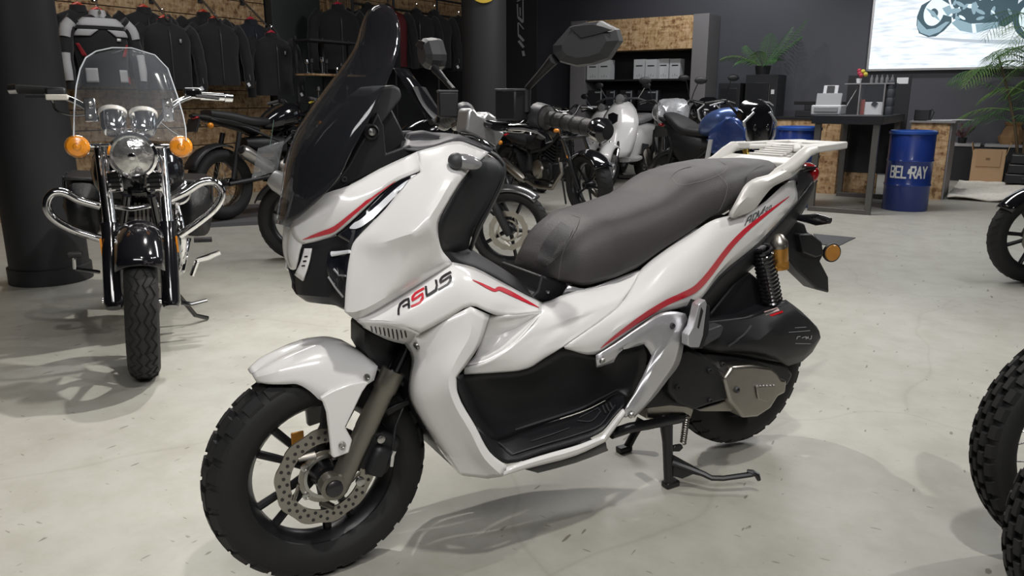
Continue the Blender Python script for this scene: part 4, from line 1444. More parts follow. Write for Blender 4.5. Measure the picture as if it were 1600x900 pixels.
for i, (xa, xb, ya, dy) in enumerate(((917, 935, 95, .04), (935, 953, 94, .04), (990, 1007.5, 93, .04), (1008, 1026, 93, .04), (1028, 1045, 92, .2), (1046, 1063, 92, .2))):
    bx = rthing('carton', ('white carton in the pair standing apart on the upper shelf', 'white carton at the shelf front beside the set back pair', 'white carton in the pair set back deeper on upper shelf')[i // 2], 'box', PB(xa, 110, cb + dy).x, cb + dy, zs1, ('white cartons standing apart', 'white cartons at the shelf front', 'white cartons set back on the shelf')[i // 2])
    w_ = PB(xb, 110, cb + dy).x - PB(xa, 110, cb + dy).x - .006
    hh = max(.24, PB(xa, ya, cb + dy).z - zs1)
    rbox(0, w_, 0, .2, 0, hh).obj('carton_body', BOXW, bx, 30, bevel=.002)
    rbox(w_ * .2, w_ * .8, -.002, 0, hh * .64, hh * .70).obj('printed_name', BLKD, bx, 0)
    for q in range(3):
        rbox(w_ * (.3 + .2 * q), w_ * (.36 + .2 * q), -.002, 0, hh * .12, hh * (.2 + .06 * (q % 2))).obj('printed_icon', GREYD, bx, 0)
for i, (xa, xb, ya) in enumerate(((916, 938, 141), (944, 958, 141), (966, 985, 141), (994, 1026, 141))):
    bx = rthing('display_case', ['dark slim case with pale label on lower shelf', 'small dark framed case beside slim case', 'dark framed case with pale edge on lower shelf', 'wide dark framed case with pale right edge'][i], 'case', PB(xa, 155, cb).x, cb + .06, zs2)
    w_ = PB(xb, 155, cb).x - PB(xa, 155, cb).x
    hh = PB(xa, ya, cb).z - zs2
    rbox(0, w_, 0, .16, 0, hh).obj('case_body', CHAR2, bx, 30, bevel=.003)
    rbox(w_ * .9, w_ * .98, -.003, 0, .01, hh * .97).obj('pale_edge', GREYD, bx, 0)
    rbox(w_ * .5, w_ * .88, -.003, 0, hh * .85, hh * .92).obj('pale_label', GREYD, bx, 0)

# ---------------------------------------------------------------- black cabinet with pot palm
kb = 12.3
p0, p1 = PB(1166, 117, kb), PB(1216, 117, kb)
cabn = rthing('black_cabinet', 'tall black cabinet with white sticker below the potted palm', 'cabinet', p0.x, kb)
W = p1.x - p0.x
rbox(0, W, 0, .5, 0, p0.z).obj('carcass', CHAR2, cabn, 30, bevel=.004)
rbox(.03, W * .72, -.015, 0, .2, p0.z - .12).obj('door', TABLEM, cabn, 30, bevel=.003)
rbox(W * .76, W * .775, -.02, 0, .5, p0.z - .15).obj('handle', LEGM, cabn, 30)
rbox(W * .82, W * .92, -.004, 0, PB(1208, 147, kb).z, PB(1208, 140, kb).z).obj('sticker', PAPER, cabn, 0)
q0, q1 = PB(1123, 130, kb - .1), PB(1158, 130, kb - .1)
cab2 = rthing('black_cabinet', 'lower black cabinet beside the grey shelving unit', 'cabinet', q0.x, kb - .1)
rbox(0, q1.x - q0.x - .01, 0, .5, 0, q0.z).obj('carcass', CHAR2, cab2, 30, bevel=.004)
rbox(.04, q1.x - q0.x - .05, -.012, 0, .15, q0.z - .08).obj('door', TABLEM, cab2, 30, bevel=.003)

# ---------------------------------------------------------------- counters, table, drums
c0, c1 = GR(1216, 302), GR(1304, 303)
lc = rthing('counter', 'low chipboard counter behind the black table', 'counter', c0.x - .2, 10.15)
zt = PB(1240, 183, 10.15).z
Wc = c1.x - c0.x + .2
rbox(0, Wc, 0, .5, 0, zt - .03).obj('front_panel', OSB, lc, 30)
rbox(-.02, Wc + .01, -.02, .55, zt - .03, zt).obj('top_board', TABLEM, lc, 30, bevel=.003)
eq = rthing('equipment_case', 'black equipment lying on low chipboard counter', 'equipment', c0.x + .02, 10.3, zt)
mb = rbox(0, .55, 0, .3, 0, .08)
rbox(.1, .5, .02, .28, .08, .15, mb)
mb.obj('case_body', CHAR2, eq, 30, bevel=.008)
rbox(-.05, .7, .1, .16, .15, .19).obj('arm', BLACKP, eq, 30, bevel=.004)
p = thing('cable_coil', 'small white cable coil on low chipboard counter', 'cable', room(c0.x + .28, 10.17, zt), ROOM_ROT)
MB().tube([(.07 * math.cos(a * .7) + .01 * a, .03 * math.sin(a * .7), .012 + .004 * (a % 3)) for a in range(26)], .006, n=6).obj('cable', PAPER, p)

tA = [GR(1264, 329), GR(1359, 337.5), GR(1300, 305), GR(1381, 309)]
ta0, ta1, tb0, tb1 = -1.78, -1.17, 8.45, 10.02
tz = PB(1373, 181, tb0).z
tb = rthing('display_table', 'long black table on square steel frames beside blue drum', 'table', ta0, tb0)
Wt, Dt = ta1 - ta0, tb1 - tb0
rbox(-.03, Wt + .03, -.03, Dt + .03, tz - .085, tz).obj('table_top', TABLEM, tb, 30, bevel=.004)
for y in (0, Dt - .06):
    for x in (0, Wt - .06):
        rbox(x, x + .06, y, y + .06, .05, tz - .085).obj('leg', LEGM, tb, 30, bevel=.004)
    rbox(0, Wt, y, y + .06, 0, .05).obj('floor_bar', LEGM, tb, 30, bevel=.004)
bp = rthing('partition', 'tall black board with chipboard foot behind the table', 'board', -1.80, 10.12)
xr = PB(1421, 150, 10.12).x + 1.80
zb = PB(1400, 117, 10.12).z
rbox(.0, xr, 0, .05, .28, zb).obj('board', CHAR2, bp, 30)
rbox(.0, xr - .25, -.01, .06, 0, .28).obj('foot_board', OSB, bp, 30)
rbox(xr - .15, xr - .03, -.004, 0, zb - .1, zb - .03).obj('sticker', PAPER, bp, 0)
# printer
pr0 = PB(1271, 176, 8.75)
prn = rthing('printer', 'grey office printer with raised paper tray on black table', 'printer', pr0.x, 8.62, tz)
s_ = PB(1317, 176, 8.75).x - pr0.x
GP = mat('printer_grey', (.26, .27, .28), .5)
GPL = mat('printer_pale_grey', (.5, .51, .53), .5)
rbox(.0, s_, 0, .3, 0, .10).obj('body', GPL, prn, 30, bevel=.012)
rbox(.03, s_ - .03, -.01, .02, .03, .08).obj('output_slot', GP, prn, 30, bevel=.004)
MB().box((s_ / 2, .12, .15), (s_ * .86, .03, .14), (R(-18), 0, 0)).obj('paper_tray', GP, prn, 30, bevel=.006)
MB().box((s_ / 2, .17, .25), (s_ * .5, .02, .10), (R(-18), 0, 0)).obj('tray_extension', GPL, prn, 30, bevel=.004)
MB().box((s_ / 2, .155, .25), (s_ * .24, .02, .09), (R(-18), 0, 0)).obj('tray_window', CHAR2, prn, 30)
# display case of small goods
dz = PB(1342, 172, 9.1)
dc = rthing('display_box', 'clear-fronted display box of small goods on black table', 'display case', dz.x, 9.0, tz)
w_ = PB(1382, 172, 9.1).x - dz.x
hh = PB(1342, 132, 9.1).z - tz
rbox(0, w_, .28, .30, 0, hh).obj('back', CHAR2, dc, 30)
rbox(0, .012, 0, .3, 0, hh).obj('side', GREYC, dc, 30)
rbox(w_ - .012, w_, 0, .3, 0, hh).obj('side', GREYC, dc, 30)
rbox(-.15, w_ + .08, 0, .3, hh, hh + .012).obj('lid', GREYC, dc, 30)
rbox(0.012, w_ - .012, 0, .004, 0, hh).obj('pane', CLEAR, dc, 30)
rbox(.05, w_ - .02, .05, .2, 0.001, hh * .42).obj('white_pack', PAPER, dc, 30)
rbox(.02, .06, .04, .1, 0.001, hh * .5).obj('red_pack', mat('dull_red', (.3, .06, .04), .5), dc, 30)
MB().box((w_ * .62, .045, hh * .36), (.05, .01, .045), (0, R(30), 0)).obj('dark_badge', BLKD, dc, 30)
MB().tube([(-.17, .1, 0), (-.02, .12, hh)], .006, n=6).obj('strut', SILVER, dc)
fl = rthing('flower_pot', 'tiny white pot of red and yellow flowers on display box', 'plant', dz.x - .03, 9.1, tz + hh + .012)
MB().lathe([(.0005, 0), (.022, 0), (.03, .05), (.0005, .05)], (0, 0, 0), (0, 0, 1), n=14).obj('pot', PAPER, fl)
for k, (dx, dy, dz_, c) in enumerate(((0, 0, .10, 'r'), (.03, .01, .12, 'y'), (.06, 0, .09, 'y'), (-.01, .02, .13, 'r'), (.02, -.02, .08, 'r'))):
    MB().ball((dx, dy, dz_), .024, 8, 6).obj('flower', mat('petal_' + c, (.35, .03, .06) if c == 'r' else (.5, .42, .05), .6), fl)
for k in range(5):
    bt = rthing('bottle', 'small clear bottle in a row on display box', 'bottle', dz.x + .09 + .05 * k, 9.12, tz + hh + .012, 'small bottles on the display box')
    MB().lathe([(.0005, 0), (.016, 0), (.016, .05), (.007, .065), (.007, .085), (.0005, .085)], (0, 0, 0), (0, 0, 1), n=12).obj('glass', mat('grey_glass', (.25, .25, .27), .1, alpha=.5), bt)
for k in range(4):
    cc = rthing('canister', ('bottom', 'second lowest', 'second highest', 'topmost')[k] + ' dark round canister in the stack beside display box', 'canister', dz.x + w_ + .05, 9.05, tz + k * .088, 'canisters stacked by the display box')
    MB().lathe([(.0005, 0), (.042, 0), (.044, .005), (.044, .075), (.04, .085), (.0005, .085)], (0, 0, 0), (0, 0, 1), n=18).obj('can', mat('slate_tin', (.05, .055, .065), .4), cc)
for nm, px, py in (('loose_sheet', 1310, 176),):
    sh = rthing('paper_sheet', 'thin pale sheet lying on the black table', 'paper', PB(1315, 176, 8.6).x, 8.5, tz)
    MB().box((.1, .12, .002), (.24, .05, .002), (0, 0, R(30))).obj('sheet', GREYD, sh, 0)

# drums
LET = {
    'B': [[(0, 0), (0, 1), (.75, 1), (.85, .8), (.7, .52), (0, .52)], [(.7, .52), (.9, .3), (.75, 0), (0, 0)]],
    'E': [[(.85, 0), (0, 0), (0, 1), (.85, 1)], [(0, .5), (.7, .5)]],
    'L': [[(0, 1), (0, 0), (.8, 0)]],
    '.': [[(.2, .75), (.35, .45), (.05, .45), (.2, .75)]],
    'R': [[(0, 0), (0, 1), (.75, 1), (.85, .75), (.7, .48), (0, .48)], [(.4, .48), (.9, 0)]],
    'A': [[(-.05, 0), (.42, 1), (.9, 0)], [(.15, .32), (.7, .32)]],
    'Y': [[(0, 1), (.42, .5), (.85, 1)], [(.42, .5), (.42, 0)]]}


def drum(px, py, label, face):
    g = ground(px, py)
    d = Vector((g.x, g.y, 0)).normalized()
    sx = 1200 / (math.cos(PITCH) * g.y + math.sin(PITCH) * CAM_H)
    r, hgt = 33 / sx, 124 / sx
    c = g + d * r
    t = thing('oil_drum', label, 'drum', c, math.atan2(d.y, d.x) - R(90))
    MB().lathe([(.0005, 0), (r * .97, 0), (r, .01), (r, hgt * .30), (r * 1.035, hgt * .325), (r, hgt * .35), (r, hgt * .60), (r * 1.035, hgt * .625), (r, hgt * .65), (r, hgt * .955), (r * .99, hgt * .96)], (0, 0, 0), (0, 0, 1), n=48).obj('shell', DRUMB, t)
    MB().lathe([(r * .98, hgt * .95), (r * 1.045, hgt * .955), (r * 1.045, hgt * .985), (r * .97, hgt), (r * .9, hgt * .985), (.0005, hgt * .985)], (0, 0, 0), (0, 0, 1), n=48).obj('lid', mat('drum_lid_blue', (.02, .07, .30), .3, coat=.4), t)
    lh, lw = hgt * .135, r * .27
    ang = face - 3.0 * lw / r * .98
    zb = hgt * .425
    for i, ch in enumerate('BEL.RAY'):
        wide = .36 if ch == '.' else 1.0
        for s in LET[ch]:
            mb = MB()
            for (xa, ya), (xb, yb) in zip(s, s[1:]):
                n_ = max(1, int(abs(xb - xa) * 4))
                ta = Vector((xb - xa, (yb - ya) * lh / lw)).normalized()
                nrm = Vector((-ta.y, ta.x)) * .16
                e = ta * .12
                A, B_ = Vector((xa, ya * lh / lw)) - e, Vector((xb, yb * lh / lw)) + e
                for side in (0,):
                    rows = []
                    for k in range(n_ + 1):
                        q = A.lerp(B_, k / n_)
                        row = []
                        for sgn in (-1, 1):
                            w = q + nrm * sgn
                            th = ang + w.x * lw * .86 / r
                            rr = r + .0025
                            row.append(Vector((math.sin(th) * rr, -math.cos(th) * rr, zb + w.y * lw)))
                        rows.append(row)
                    mb.grid(rows)
            mb.obj('letter', WHITEL, t, 0)
        ang += (lw * (1.0 if ch != '.' else .42)) / r
    return t


drum(1412, 331, 'blue steel drum with white lettering beside the chipboard counter', R(-2))
drum(1238, 325, 'blue steel drum with white lettering under the low chipboard counter', R(20))

rc = rthing('counter', 'chipboard counter with grey end beside the blue drum', 'counter', -1.08, 10.22)
zt = PB(1450, 189, 10.22).z
rbox(0, .40, 0, .02, 0, zt - .02).obj('front_panel', OSB, rc, 30)
rbox(.0, .42, .02, .8, 0, zt - .02).obj('carcass', GREYC, rc, 30)
rbox(-.02, .45, -.03, .82, zt - .02, zt).obj('top_board', GREYC, rc, 30)
ps = rthing('paper_sheets', 'white papers spread over the chipboard counter top', 'paper', -1.0, 10.2, zt)
for i in range(3):
    MB().box((.18 + .1 * i, .2 + .1 * i, .003 + .003 * i), (.26, .2, .002), (0, 0, R(10 + 25 * i))).obj('sheet', PAPER, ps, 0)
bk = rthing('receipt_printer', 'small black printer on the chipboard counter', 'printer', -1.07, 10.3, zt)
rbox(0, .16, 0, .18, 0, .13).obj('body', CHAR2, bk, 30, bevel=.01)
MB().tube([(.17, .05, 0), (.2, .05, .1), (.17, .1, .13)], .006, n=6).obj('cable', BLACKP, bk)

# ---------------------------------------------------------------- ledge, boxes, rug
lg = rthing('planter_ledge', 'black ledge with pale stone tops along dark wall', 'ledge', -.95, 12.84)
zl = PB(1500, 224, 12.84).z
rbox(0, 1.6, 0, .34, 0, zl - .04).obj('body', CHAR2, lg, 30)
for i in range(3):
    rbox(.02 + i * .53, .50 + i * .53, -.02, .34, zl - .04, zl).obj('stone_top', GREYD if False else mat('pale_stone', (.42, .42, .43), .4, var=.2, vscale=12), lg, 30, bevel=.004)
b0, b1 = GR(1514, 288), GR(1567, 288)
cbx = rthing('cardboard_box', 'tall cardboard box with folded flaps before the ledge', 'box', b0.x, 12.2)
wz = PB(1515, 228, 12.2).z
Wb = PB(1565, 250, 12.2).x - PB(1513, 250, 12.2).x
mb = rbox(0, Wb, 0, .38, 0, wz * .9)
mb.obj('carton_body', CARD, cbx, 30, bevel=.004)
rbox(.05, Wb - .05, -.012, 0, wz * .5, wz * .92).obj('front_flap', mat('cardboard_pale', (.42, .27, .15), .8), cbx, 30)
MB().box((-.01, .19, wz * .93), (.006, .36, .16), (0, R(-12), 0)).obj('flap', CARD, cbx, 30)
MB().box((Wb + .02, .19, wz * .93), (.006, .36, .16), (0, R(14), 0)).obj('flap', CARD, cbx, 30)
rbox(Wb * .42, Wb * .55, -.014, -.012, wz * .66, wz * .72).obj('printed_mark', mat('brown_print', (.2, .12, .06), .8), cbx, 0)
bag = rthing('paper_bag', 'crumpled brown paper bag behind the cardboard box', 'bag', PB(1580, 220, 12.99).x, 12.99, zl)
mb = MB()
rows = []
for i in range(7):
    z = .30 * i / 6
    rr = [.11, .13, .13, .12, .10, .08, .10][i]
    rows.append([Vector((rr * 1.2 * math.cos(a) * random.uniform(.85, 1.12), rr * math.sin(a) * random.uniform(.85, 1.12), z)) for a in [2 * math.pi * j / 12 for j in range(12)]])
mb.grid(rows, cv=True)
mb.obj('bag_body', mat('kraft_paper', (.40, .24, .12), .8), bag, 20)
for i in range(3):
    ks = rthing('black_case', ['black plastic case at the bottom of a stack by cardboard box', 'black plastic case in the middle of a stack by cardboard box', 'black plastic case on top of a stack by cardboard box'][i], 'case', PB(1568, 290, 11.9).x + .02 * i, 11.9, .085 + i * .125)
    rbox(0, .5 - .05 * i, 0, .35, 0, .115).obj('case_body', TABLEM, ks, 30, bevel=.012)
    rbox(.18, .32, -.02, 0, .04, .07).obj('handle', BLACKP, ks, 30, bevel=.006)
rg = MB()
rows = []
random.seed(3)
for i in range(26):
    rows.append([Vector((j / 18 * 1.5, i / 25 * 1.95, .03 + .025 * math.sin(i * 1.9 + .6 * math.sin(j)) + random.uniform(0, .012))) for j in range(19)])
rg.grid(rows)
rug = rg.obj('rug', mat('cream_shaggy_rug', (.78, .75, .68), .9, bump=1, bscale=80, var=.2, vscale=30), None, 30, solid=.02)
rug.location = room(-.62, 10.3, .0)
rug.rotation_euler = (0, 0, ROOM_ROT)
tag(rug, 'cream shaggy ribbed rug on floor before the cardboard box', 'rug')

# ---------------------------------------------------------------- back-lit poster
PZ0 = PB(1357, 108, 13.1).z
PX0 = PB(1357, 108, 13.1).x
ps = rthing('lightbox_poster', 'large backlit poster showing a motorcycle wheel', 'poster', PX0, 13.1, PZ0)


def emis(name, col, s):
    return mat(name, col, .5, emit=col, estr=s)


def poster_material():
    m = emis('poster_print', (.62, .70, .76), .85)
    nt = m.node_tree
    b = nt.nodes['Principled BSDF']
    tc = nt.nodes.new('ShaderNodeTexCoord')
    n = nt.nodes.new('ShaderNodeTexNoise')
    mp = nt.nodes.new('ShaderNodeMapping')
    mp.inputs['Scale'].default_value = (1.0, 1, 7)
    nt.links.new(tc.outputs['Object'], mp.inputs['Vector'])
    nt.links.new(mp.outputs['Vector'], n.inputs['Vector'])
    n.inputs['Scale'].default_value = 3.5
    n.inputs['Detail'].default_value = 8
    cr = nt.nodes.new('ShaderNodeValToRGB')
    cr.color_ramp.elements[0].position = .35
    cr.color_ramp.elements[0].color = (.52, .58, .65, 1)
    cr.color_ramp.elements[1].position = .62
    cr.color_ramp.elements[1].color = (.86, .93, .98, 1)
    nt.links.new(n.outputs['Fac'], cr.inputs['Fac'])
    nt.links.new(cr.outputs['Color'], b.inputs['Emission Color'])
    nt.links.new(cr.outputs['Color'], b.inputs['Base Color'])
    return m


PW, PH = 3.4, 1.9
rbox(0, PW, 0, .08, 0, PH).obj('panel', poster_material(), ps, 30)
fr = MB()
for a in ((-.03, PW + .03, -.03, .0), (-.03, PW + .03, PH, PH + .03)):
    rbox(a[0], a[1], -.012, .09, a[2], a[3], fr)
for a in ((-.03, 0), (PW, PW + .03)):
    rbox(a[0], a[1], -.012, .09, -.03, PH + .03, fr)
fr.obj('frame', SILVER, ps, 30)


def pp(x, y):
    p = PB(x, y, 13.1)
    return Vector((p.x - PX0, 0, p.z - PZ0))


def pprint(name, pts, m, d):
    MB().prism([pp(x, y) + Vector((0, -d, 0)) for x, y in pts], (0, -.0006, 0)).obj(name, m, ps, 0)


def pell(cx, cy, rx, ry, rot=0, n=28):
    c, s = math.cos(rot), math.sin(rot)
    return [(cx + rx * math.cos(a) * c - ry * math.sin(a) * s, cy + rx * math.cos(a) * s + ry * math.sin(a) * c) for a in [2 * math.pi * i / n for i in range(n)]]


D1, D2, D3 = emis('print_slate', (.035, .07, .09), 1), emis('print_steel', (.20, .30, .36), 1), emis('print_pale', (.62, .74, .80), 1)
D0 = emis('print_shadow', (.35, .40, .46), 1)
pprint('printed_shadow', [(1425, 56), (1470, 59), (1530, 62), (1620, 62), (1620, 70), (1540, 68), (1460, 62)], D0, .0005)
pprint('printed_tyre', [(1458, -2), (1440, 8), (1433, 25), (1432, 40), (1436, 52), (1450, 58), (1462, 57), (1475, 48), (1487, 35), (1487, 15), (1480, -5)], D1, .001)
pprint('printed_tread', [(1434, 30), (1433, 42), (1438, 51), (1452, 56), (1468, 50), (1484, 34), (1478, 34), (1462, 44), (1448, 46), (1440, 38)], D2, .002)
pprint('printed_rim', pell(1459, 20, 15, 21, .35), D3, .003)
pprint('printed_hub', pell(1460, 20, 6, 7), D1, .004)
pprint('printed_spoke', [(1446, 12), (1460, 18), (1470, 34), (1456, 24)], D2, .0045)
pprint('printed_muffler', [(1453, 3), (1462, -6), (1492, 12), (1486, 26), (1470, 22)], D3, .005)
pprint('printed_muffler_end', [(1472, 13), (1484, 8), (1489, 18), (1481, 26)], D2, .006)
pprint('printed_engine', [(1484, -6), (1592, -6), (1588, 30), (1570, 42), (1535, 36), (1510, 38), (1492, 30)], D1, .002)
random.seed(12)
for i in range(26):
    x, y = random.uniform(1488, 1580), random.uniform(-4, 30)
    r_ = random.uniform(2, 7)
    pprint('printed_highlight', pell(x, y, r_ * 1.6, r_ * .6, random.uniform(0, 3), 9), (D2, D3, D2, D1)[i % 4], .003 + .0003 * i)
pprint('printed_pipe', [(1487, 36), (1495, 30), (1520, 38), (1560, 34), (1562, 42), (1522, 52), (1500, 48)], D2, .012)
pprint('printed_pipe_band', [(1518, 37), (1524, 37), (1526, 51), (1520, 52)], D3, .0125)
pprint('printed_front_tyre', pell(1612, 30, 30, 34, 0), D1, .004)
pprint('printed_front_rim', pell(1613, 30, 21, 24, 0), D3, .005)


# =================================================================== jackets, palms
CLOTH = mat('black_jacket_fabric', (.0060, .0064, .0085), .85, bump=.5, bscale=240, sheen=.15)
CLOTHN = mat('dark_navy_jacket_fabric', (.007, .009, .015), .85, bump=.5, bscale=240, sheen=.15)
CLOTHW = mat('white_jacket_fabric', (.42, .42, .43), .75, bump=.4, bscale=240)
CLOTHR = mat('red_jacket_fabric', (.28, .015, .02), .75)
HANGR = mat('red_hanger_plastic', (.55, .05, .02), .4)
HANGR2 = mat('crimson_hanger_plastic', (.50, .02, .05), .4)


def body_pt(s, t, w=.25, hgt=.66):
    """s: around 0..1 (0 = left side seam, .25 = front middle, .5 = right), t: hem 0 .. shoulder 1"""
    a = 2 * math.pi * s
    k = [(.0, .92, .11), (.25, .90, .11), (.5, .93, .115), (.75, 1.0, .12), (.88, .94, .105), (.95, .70, .085), (1.0, .34, .065)]
    for (t0, w0, d0), (t1, w1, d1) in zip(k, k[1:]):
        if t <= t1:
            f = (t - t0) / (t1 - t0)
            ww, dd = w0 + (w1 - w0) * f, d0 + (d1 - d0) * f
            break
    else:
        ww, dd = k[-1][1:]
    return Vector((-w * ww * math.cos(a), -dd * math.sin(a), hgt * t))


def jacket(px, py, a_, label, body=CLOTH, white=False, hang=HANGR, sc=1.0, group=None, tag_=False, face=None, seed=0, logo=False):
    """px,py: photo position of the collar"""
    rnd = random.Random(seed)
    if isinstance(a_, tuple):
        c = PB(px, py, a_[1])
    else:
        c = PA(px, py, a_)
    H_ = .66
    root = thing('jacket', label, 'jacket', room(c.x, c.y, c.z - H_ * sc), face if face is not None else ROOM_ROT + R(75), group)
    root.scale = (sc, sc, sc)
    rows = []
    for i in range(15):
        t = i / 14
        row = []
        for j in range(24):
            p = body_pt(j / 24, t)
            p.y *= 1 + .10 * math.sin(j * 2.1 + t * 7 + seed) * (1 - t)
            p.x *= 1 + .02 * math.sin(t * 11 + seed)
            row.append(p)
        rows.append(row)
    mb = MB().grid(rows, cv=True)
    mb.f.append(tuple(range(24)))
    mb.obj('torso', body, root, 60)
    for s in (-1, 1):
        sp = [Vector((s * .20, 0, .605)), Vector((s * .265, 0, .54)), Vector((s * .30, -.01, .40)), Vector((s * .315, -.03, .25)), Vector((s * .315, -.05, .09)), Vector((s * .312, -.06, -.02))]
        sp = dens(sp, 3)
        n_ = len(sp)
        rr = [(.075 - .03 * (k / (n_ - 1)) + .004 * math.sin(k * 1.7 + seed)) for k in range(n_)]
        sl = MB().tube(sp, rr, n=12, flat=1.0).obj('sleeve', CLOTH, root, 60)
        if white:
            for k0, k1, off in ((1, 6, .004), (8, 14, .004)):
                MB().tube([q + Vector((s * .012, -.022, 0)) for q in sp[k0:k1]], [r_ * .82 for r_ in rr[k0:k1]], n=10).obj('sleeve_panel', CLOTHW, sl, 60)
    MB().lathe([(.085, -.02), (.075, .02), (.07, .05), (.064, .05), (.068, .0)], (0, 0, .655), (0, 0, 1), n=20, closed=True).obj('collar', CLOTHW if white else body, root, 50)
    MB().tube([(.0, .0, .70), (.0, .0, .755), (.012, .0, .785), (0, 0, .80), (-.014, 0, .79)], .004, n=6).obj('hanger_hook', CHROME, root)
    MB().tube([(-.07, 0, .685), (-.03, 0, .712), (0, 0, .725), (.03, 0, .712), (.07, 0, .685)], [.010, .014, .018, .014, .010], n=8).obj('hanger', hang, root)

    def patch(name, s0, s1, t0, t1, m, n=6, skew=0.0):
        rows = []
        for i in range(n + 1):
            t = t0 + (t1 - t0) * i / n
            rows.append([body_pt(s0 + (s1 - s0) * j / n + skew * (i / n - .5), t) * 1.0 + Vector((0, -.012, 0)) for j in range(n + 1)])
        MB().grid(rows).obj(name, m, root, 60, solid=.004)
    if white:
        patch('yoke_panel', .08, .42, .84, .955, CLOTHW)
        patch('chest_panel', .07, .20, .70, .79, CLOTHW, skew=.05)
        patch('chest_panel', .30, .43, .70, .79, CLOTHW, skew=-.05)
        patch('chest_band', .06, .44, .80, .83, CLOTH)
        patch('red_stripe', .07, .11, .42, .60, CLOTHR, skew=-.05)
        patch('red_stripe', .39, .43, .42, .60, CLOTHR, skew=.05)
        patch('pocket_panel', .10, .19, .06, .26, CLOTHW)
        patch('pocket_panel', .33, .41, .06, .24, CLOTHW)
        patch('red_tab', .41, .44, .04, .14, CLOTHR)
        patch('badge', .33, .36, .64, .68, WHITEL, n=2)
    else:
        patch('zip_line', .247, .253, .02, .9, mat('zip_grey', (.045, .045, .05), .4), n=8)
        if logo:
            patch('badge', .31, .325, .70, .76, GREYD, n=2)
    if tag_:
        tg = MB().box((.27, -.13, .02), (.055, .003, .085), (0, R(-28), 0)).obj('swing_tag', CLOTH, root, 0)
        MB().box((.27, -.1325, .012), (.03, .002, .04), (0, R(-28), 0)).obj('tag_print', PAPER, tg, 0)
        MB().tube([(.295, -.13, .06), (.30, -.1, .12)], .0015, n=4).obj('tag_string', GREYD, tg)
    return root


jacket(122, 16, -7.72, 'black jacket hanging behind the white and black jacket', seed=1)
jacket(152, 24, -7.52, 'white and black jacket with red stripes on wall arm', white=True, seed=2)
jacket(225, 19, -7.78, 'black jacket on inner end of arm beside the white jacket', seed=3)
jacket(257, 36, -7.50, 'black jacket with grey badge and swing tag beside white jacket', seed=4, tag_=True, logo=True)
jacket(318, 26, -7.78, 'black jacket with pale zip pulls on the middle arm', seed=5)
jacket(336, 36, -7.52, 'black jacket with white swing tag on the middle arm', seed=6, tag_=True)
jacket(392, 37, -7.78, 'dark navy jacket with crimson hanger at chipboard wall end', body=CLOTHN, hang=HANGR2, seed=7)
jacket(424, 58, -7.46, 'black jacket with crimson hanger and swing tag beside dark panel', hang=HANGR2, seed=8, tag_=True, logo=True)
for (x0, y0, x1, y1, nm) in ((146, -8, 156, 20, 'first'), (236, -4, 262, 30, 'second'), (312, -4, 341, 30, 'third'), (378, 0, 415, 38, 'fourth')):
    p0, p1 = PA(x0, y0, -8.02), PA(x1, y1, -7.40)
    p1.y = p0.y + (p1.y - p0.y)
    ar = thing('hanging_arm', {'first': 'steel arm holding the white and black jacket', 'second': 'steel arm holding two black jackets beside white jacket', 'third': 'steel arm holding jackets with pale zip pulls', 'fourth': 'steel arm holding jackets with crimson hangers'}[nm], 'rail', room(p0.x, p0.y, p0.z), ROOM_ROT, None)
    d = p1 - p0
    MB().tube([(0, 0, 0), d], .012, n=8).obj('bar', LEGM, ar)
    for k in range(6):
        MB().ball(d * (.25 + .13 * k) + Vector((0, 0, .014)), .008, 8, 6).obj('peg', LEGM, ar)
    MB().box((.004, 0, 0), (.01, .06, .12)).obj('bracket', CHAR2, ar, 30)

# second rack beyond the dark panel
rk_ = thing('clothes_rail', 'black steel clothes rail before chipboard in the far corner', 'rail', room(-7.5, 7.74, 0), ROOM_ROT)
zr = PA(600, 12, -7.5).z
L_ = PA(742, 22, -7.5).y - 7.62
for y in (0, L_ * .28, L_ * .62, L_):
    MB().tube([(0, y, 0), (0, y, zr + .25)], .018, n=8).obj('upright', CHAR2, rk_)
for z in (zr, zr + .22):
    MB().tube([(0, 0, z), (0, L_, z)], .014, n=8).obj('rail', CHAR2, rk_)
pm0 = PA(503, 40, -7.9)
ms = thing('wire_mesh_panel', 'wire mesh panel on chipboard beside clothes rail', 'mesh panel', room(-7.92, 7.75, 1.72), ROOM_ROT)
rbox(-.06, -.04, 0, .55, 0, 1.0).obj('back_board', OSBW, ms, 30)
wm = MB()
for i in range(15):
    wm.tube([(0, i * .039, 0), (0, i * .039, 1.0)], .003, n=4)
for i in range(26):
    wm.tube([(0.003, 0, i * .04), (.003, .55, i * .04)], .003, n=4)
wo = wm.obj('wire_grid', LEGM, ms, 0)
wo['kind'] = 'stuff'
for i, (x, y, a_, m_, lb) in enumerate(((528, 14, -7.5, CLOTH, 'black jacket with red hanger on clothes rail by wire mesh'),
                                       (575, 14, -7.5, CLOTH, 'black jacket on clothes rail beside the red jacket'),
                                       (606, 16, -7.45, mat('dark_red_jacket', (.10, .006, .010), .7), 'dark red jacket on clothes rail behind the smoked windscreen'),
                                       (650, 22, -7.5, CLOTH, 'black jacket on clothes rail right of the red jacket'),
                                       (678, 24, -7.42, CLOTH, 'black jacket with white tag on the clothes rail'),
                                       (716, 33, -7.45, CLOTH, 'black jacket at clothes rail end beside dark pillar'))):
    jacket(x, y, a_, lb, body=m_, hang=HANGR2 if i == 0 else mat('black_hanger', (.03, .03, .03), .4), seed=20 + i, sc=1.12, tag_=(i == 4), face=ROOM_ROT + R(60))
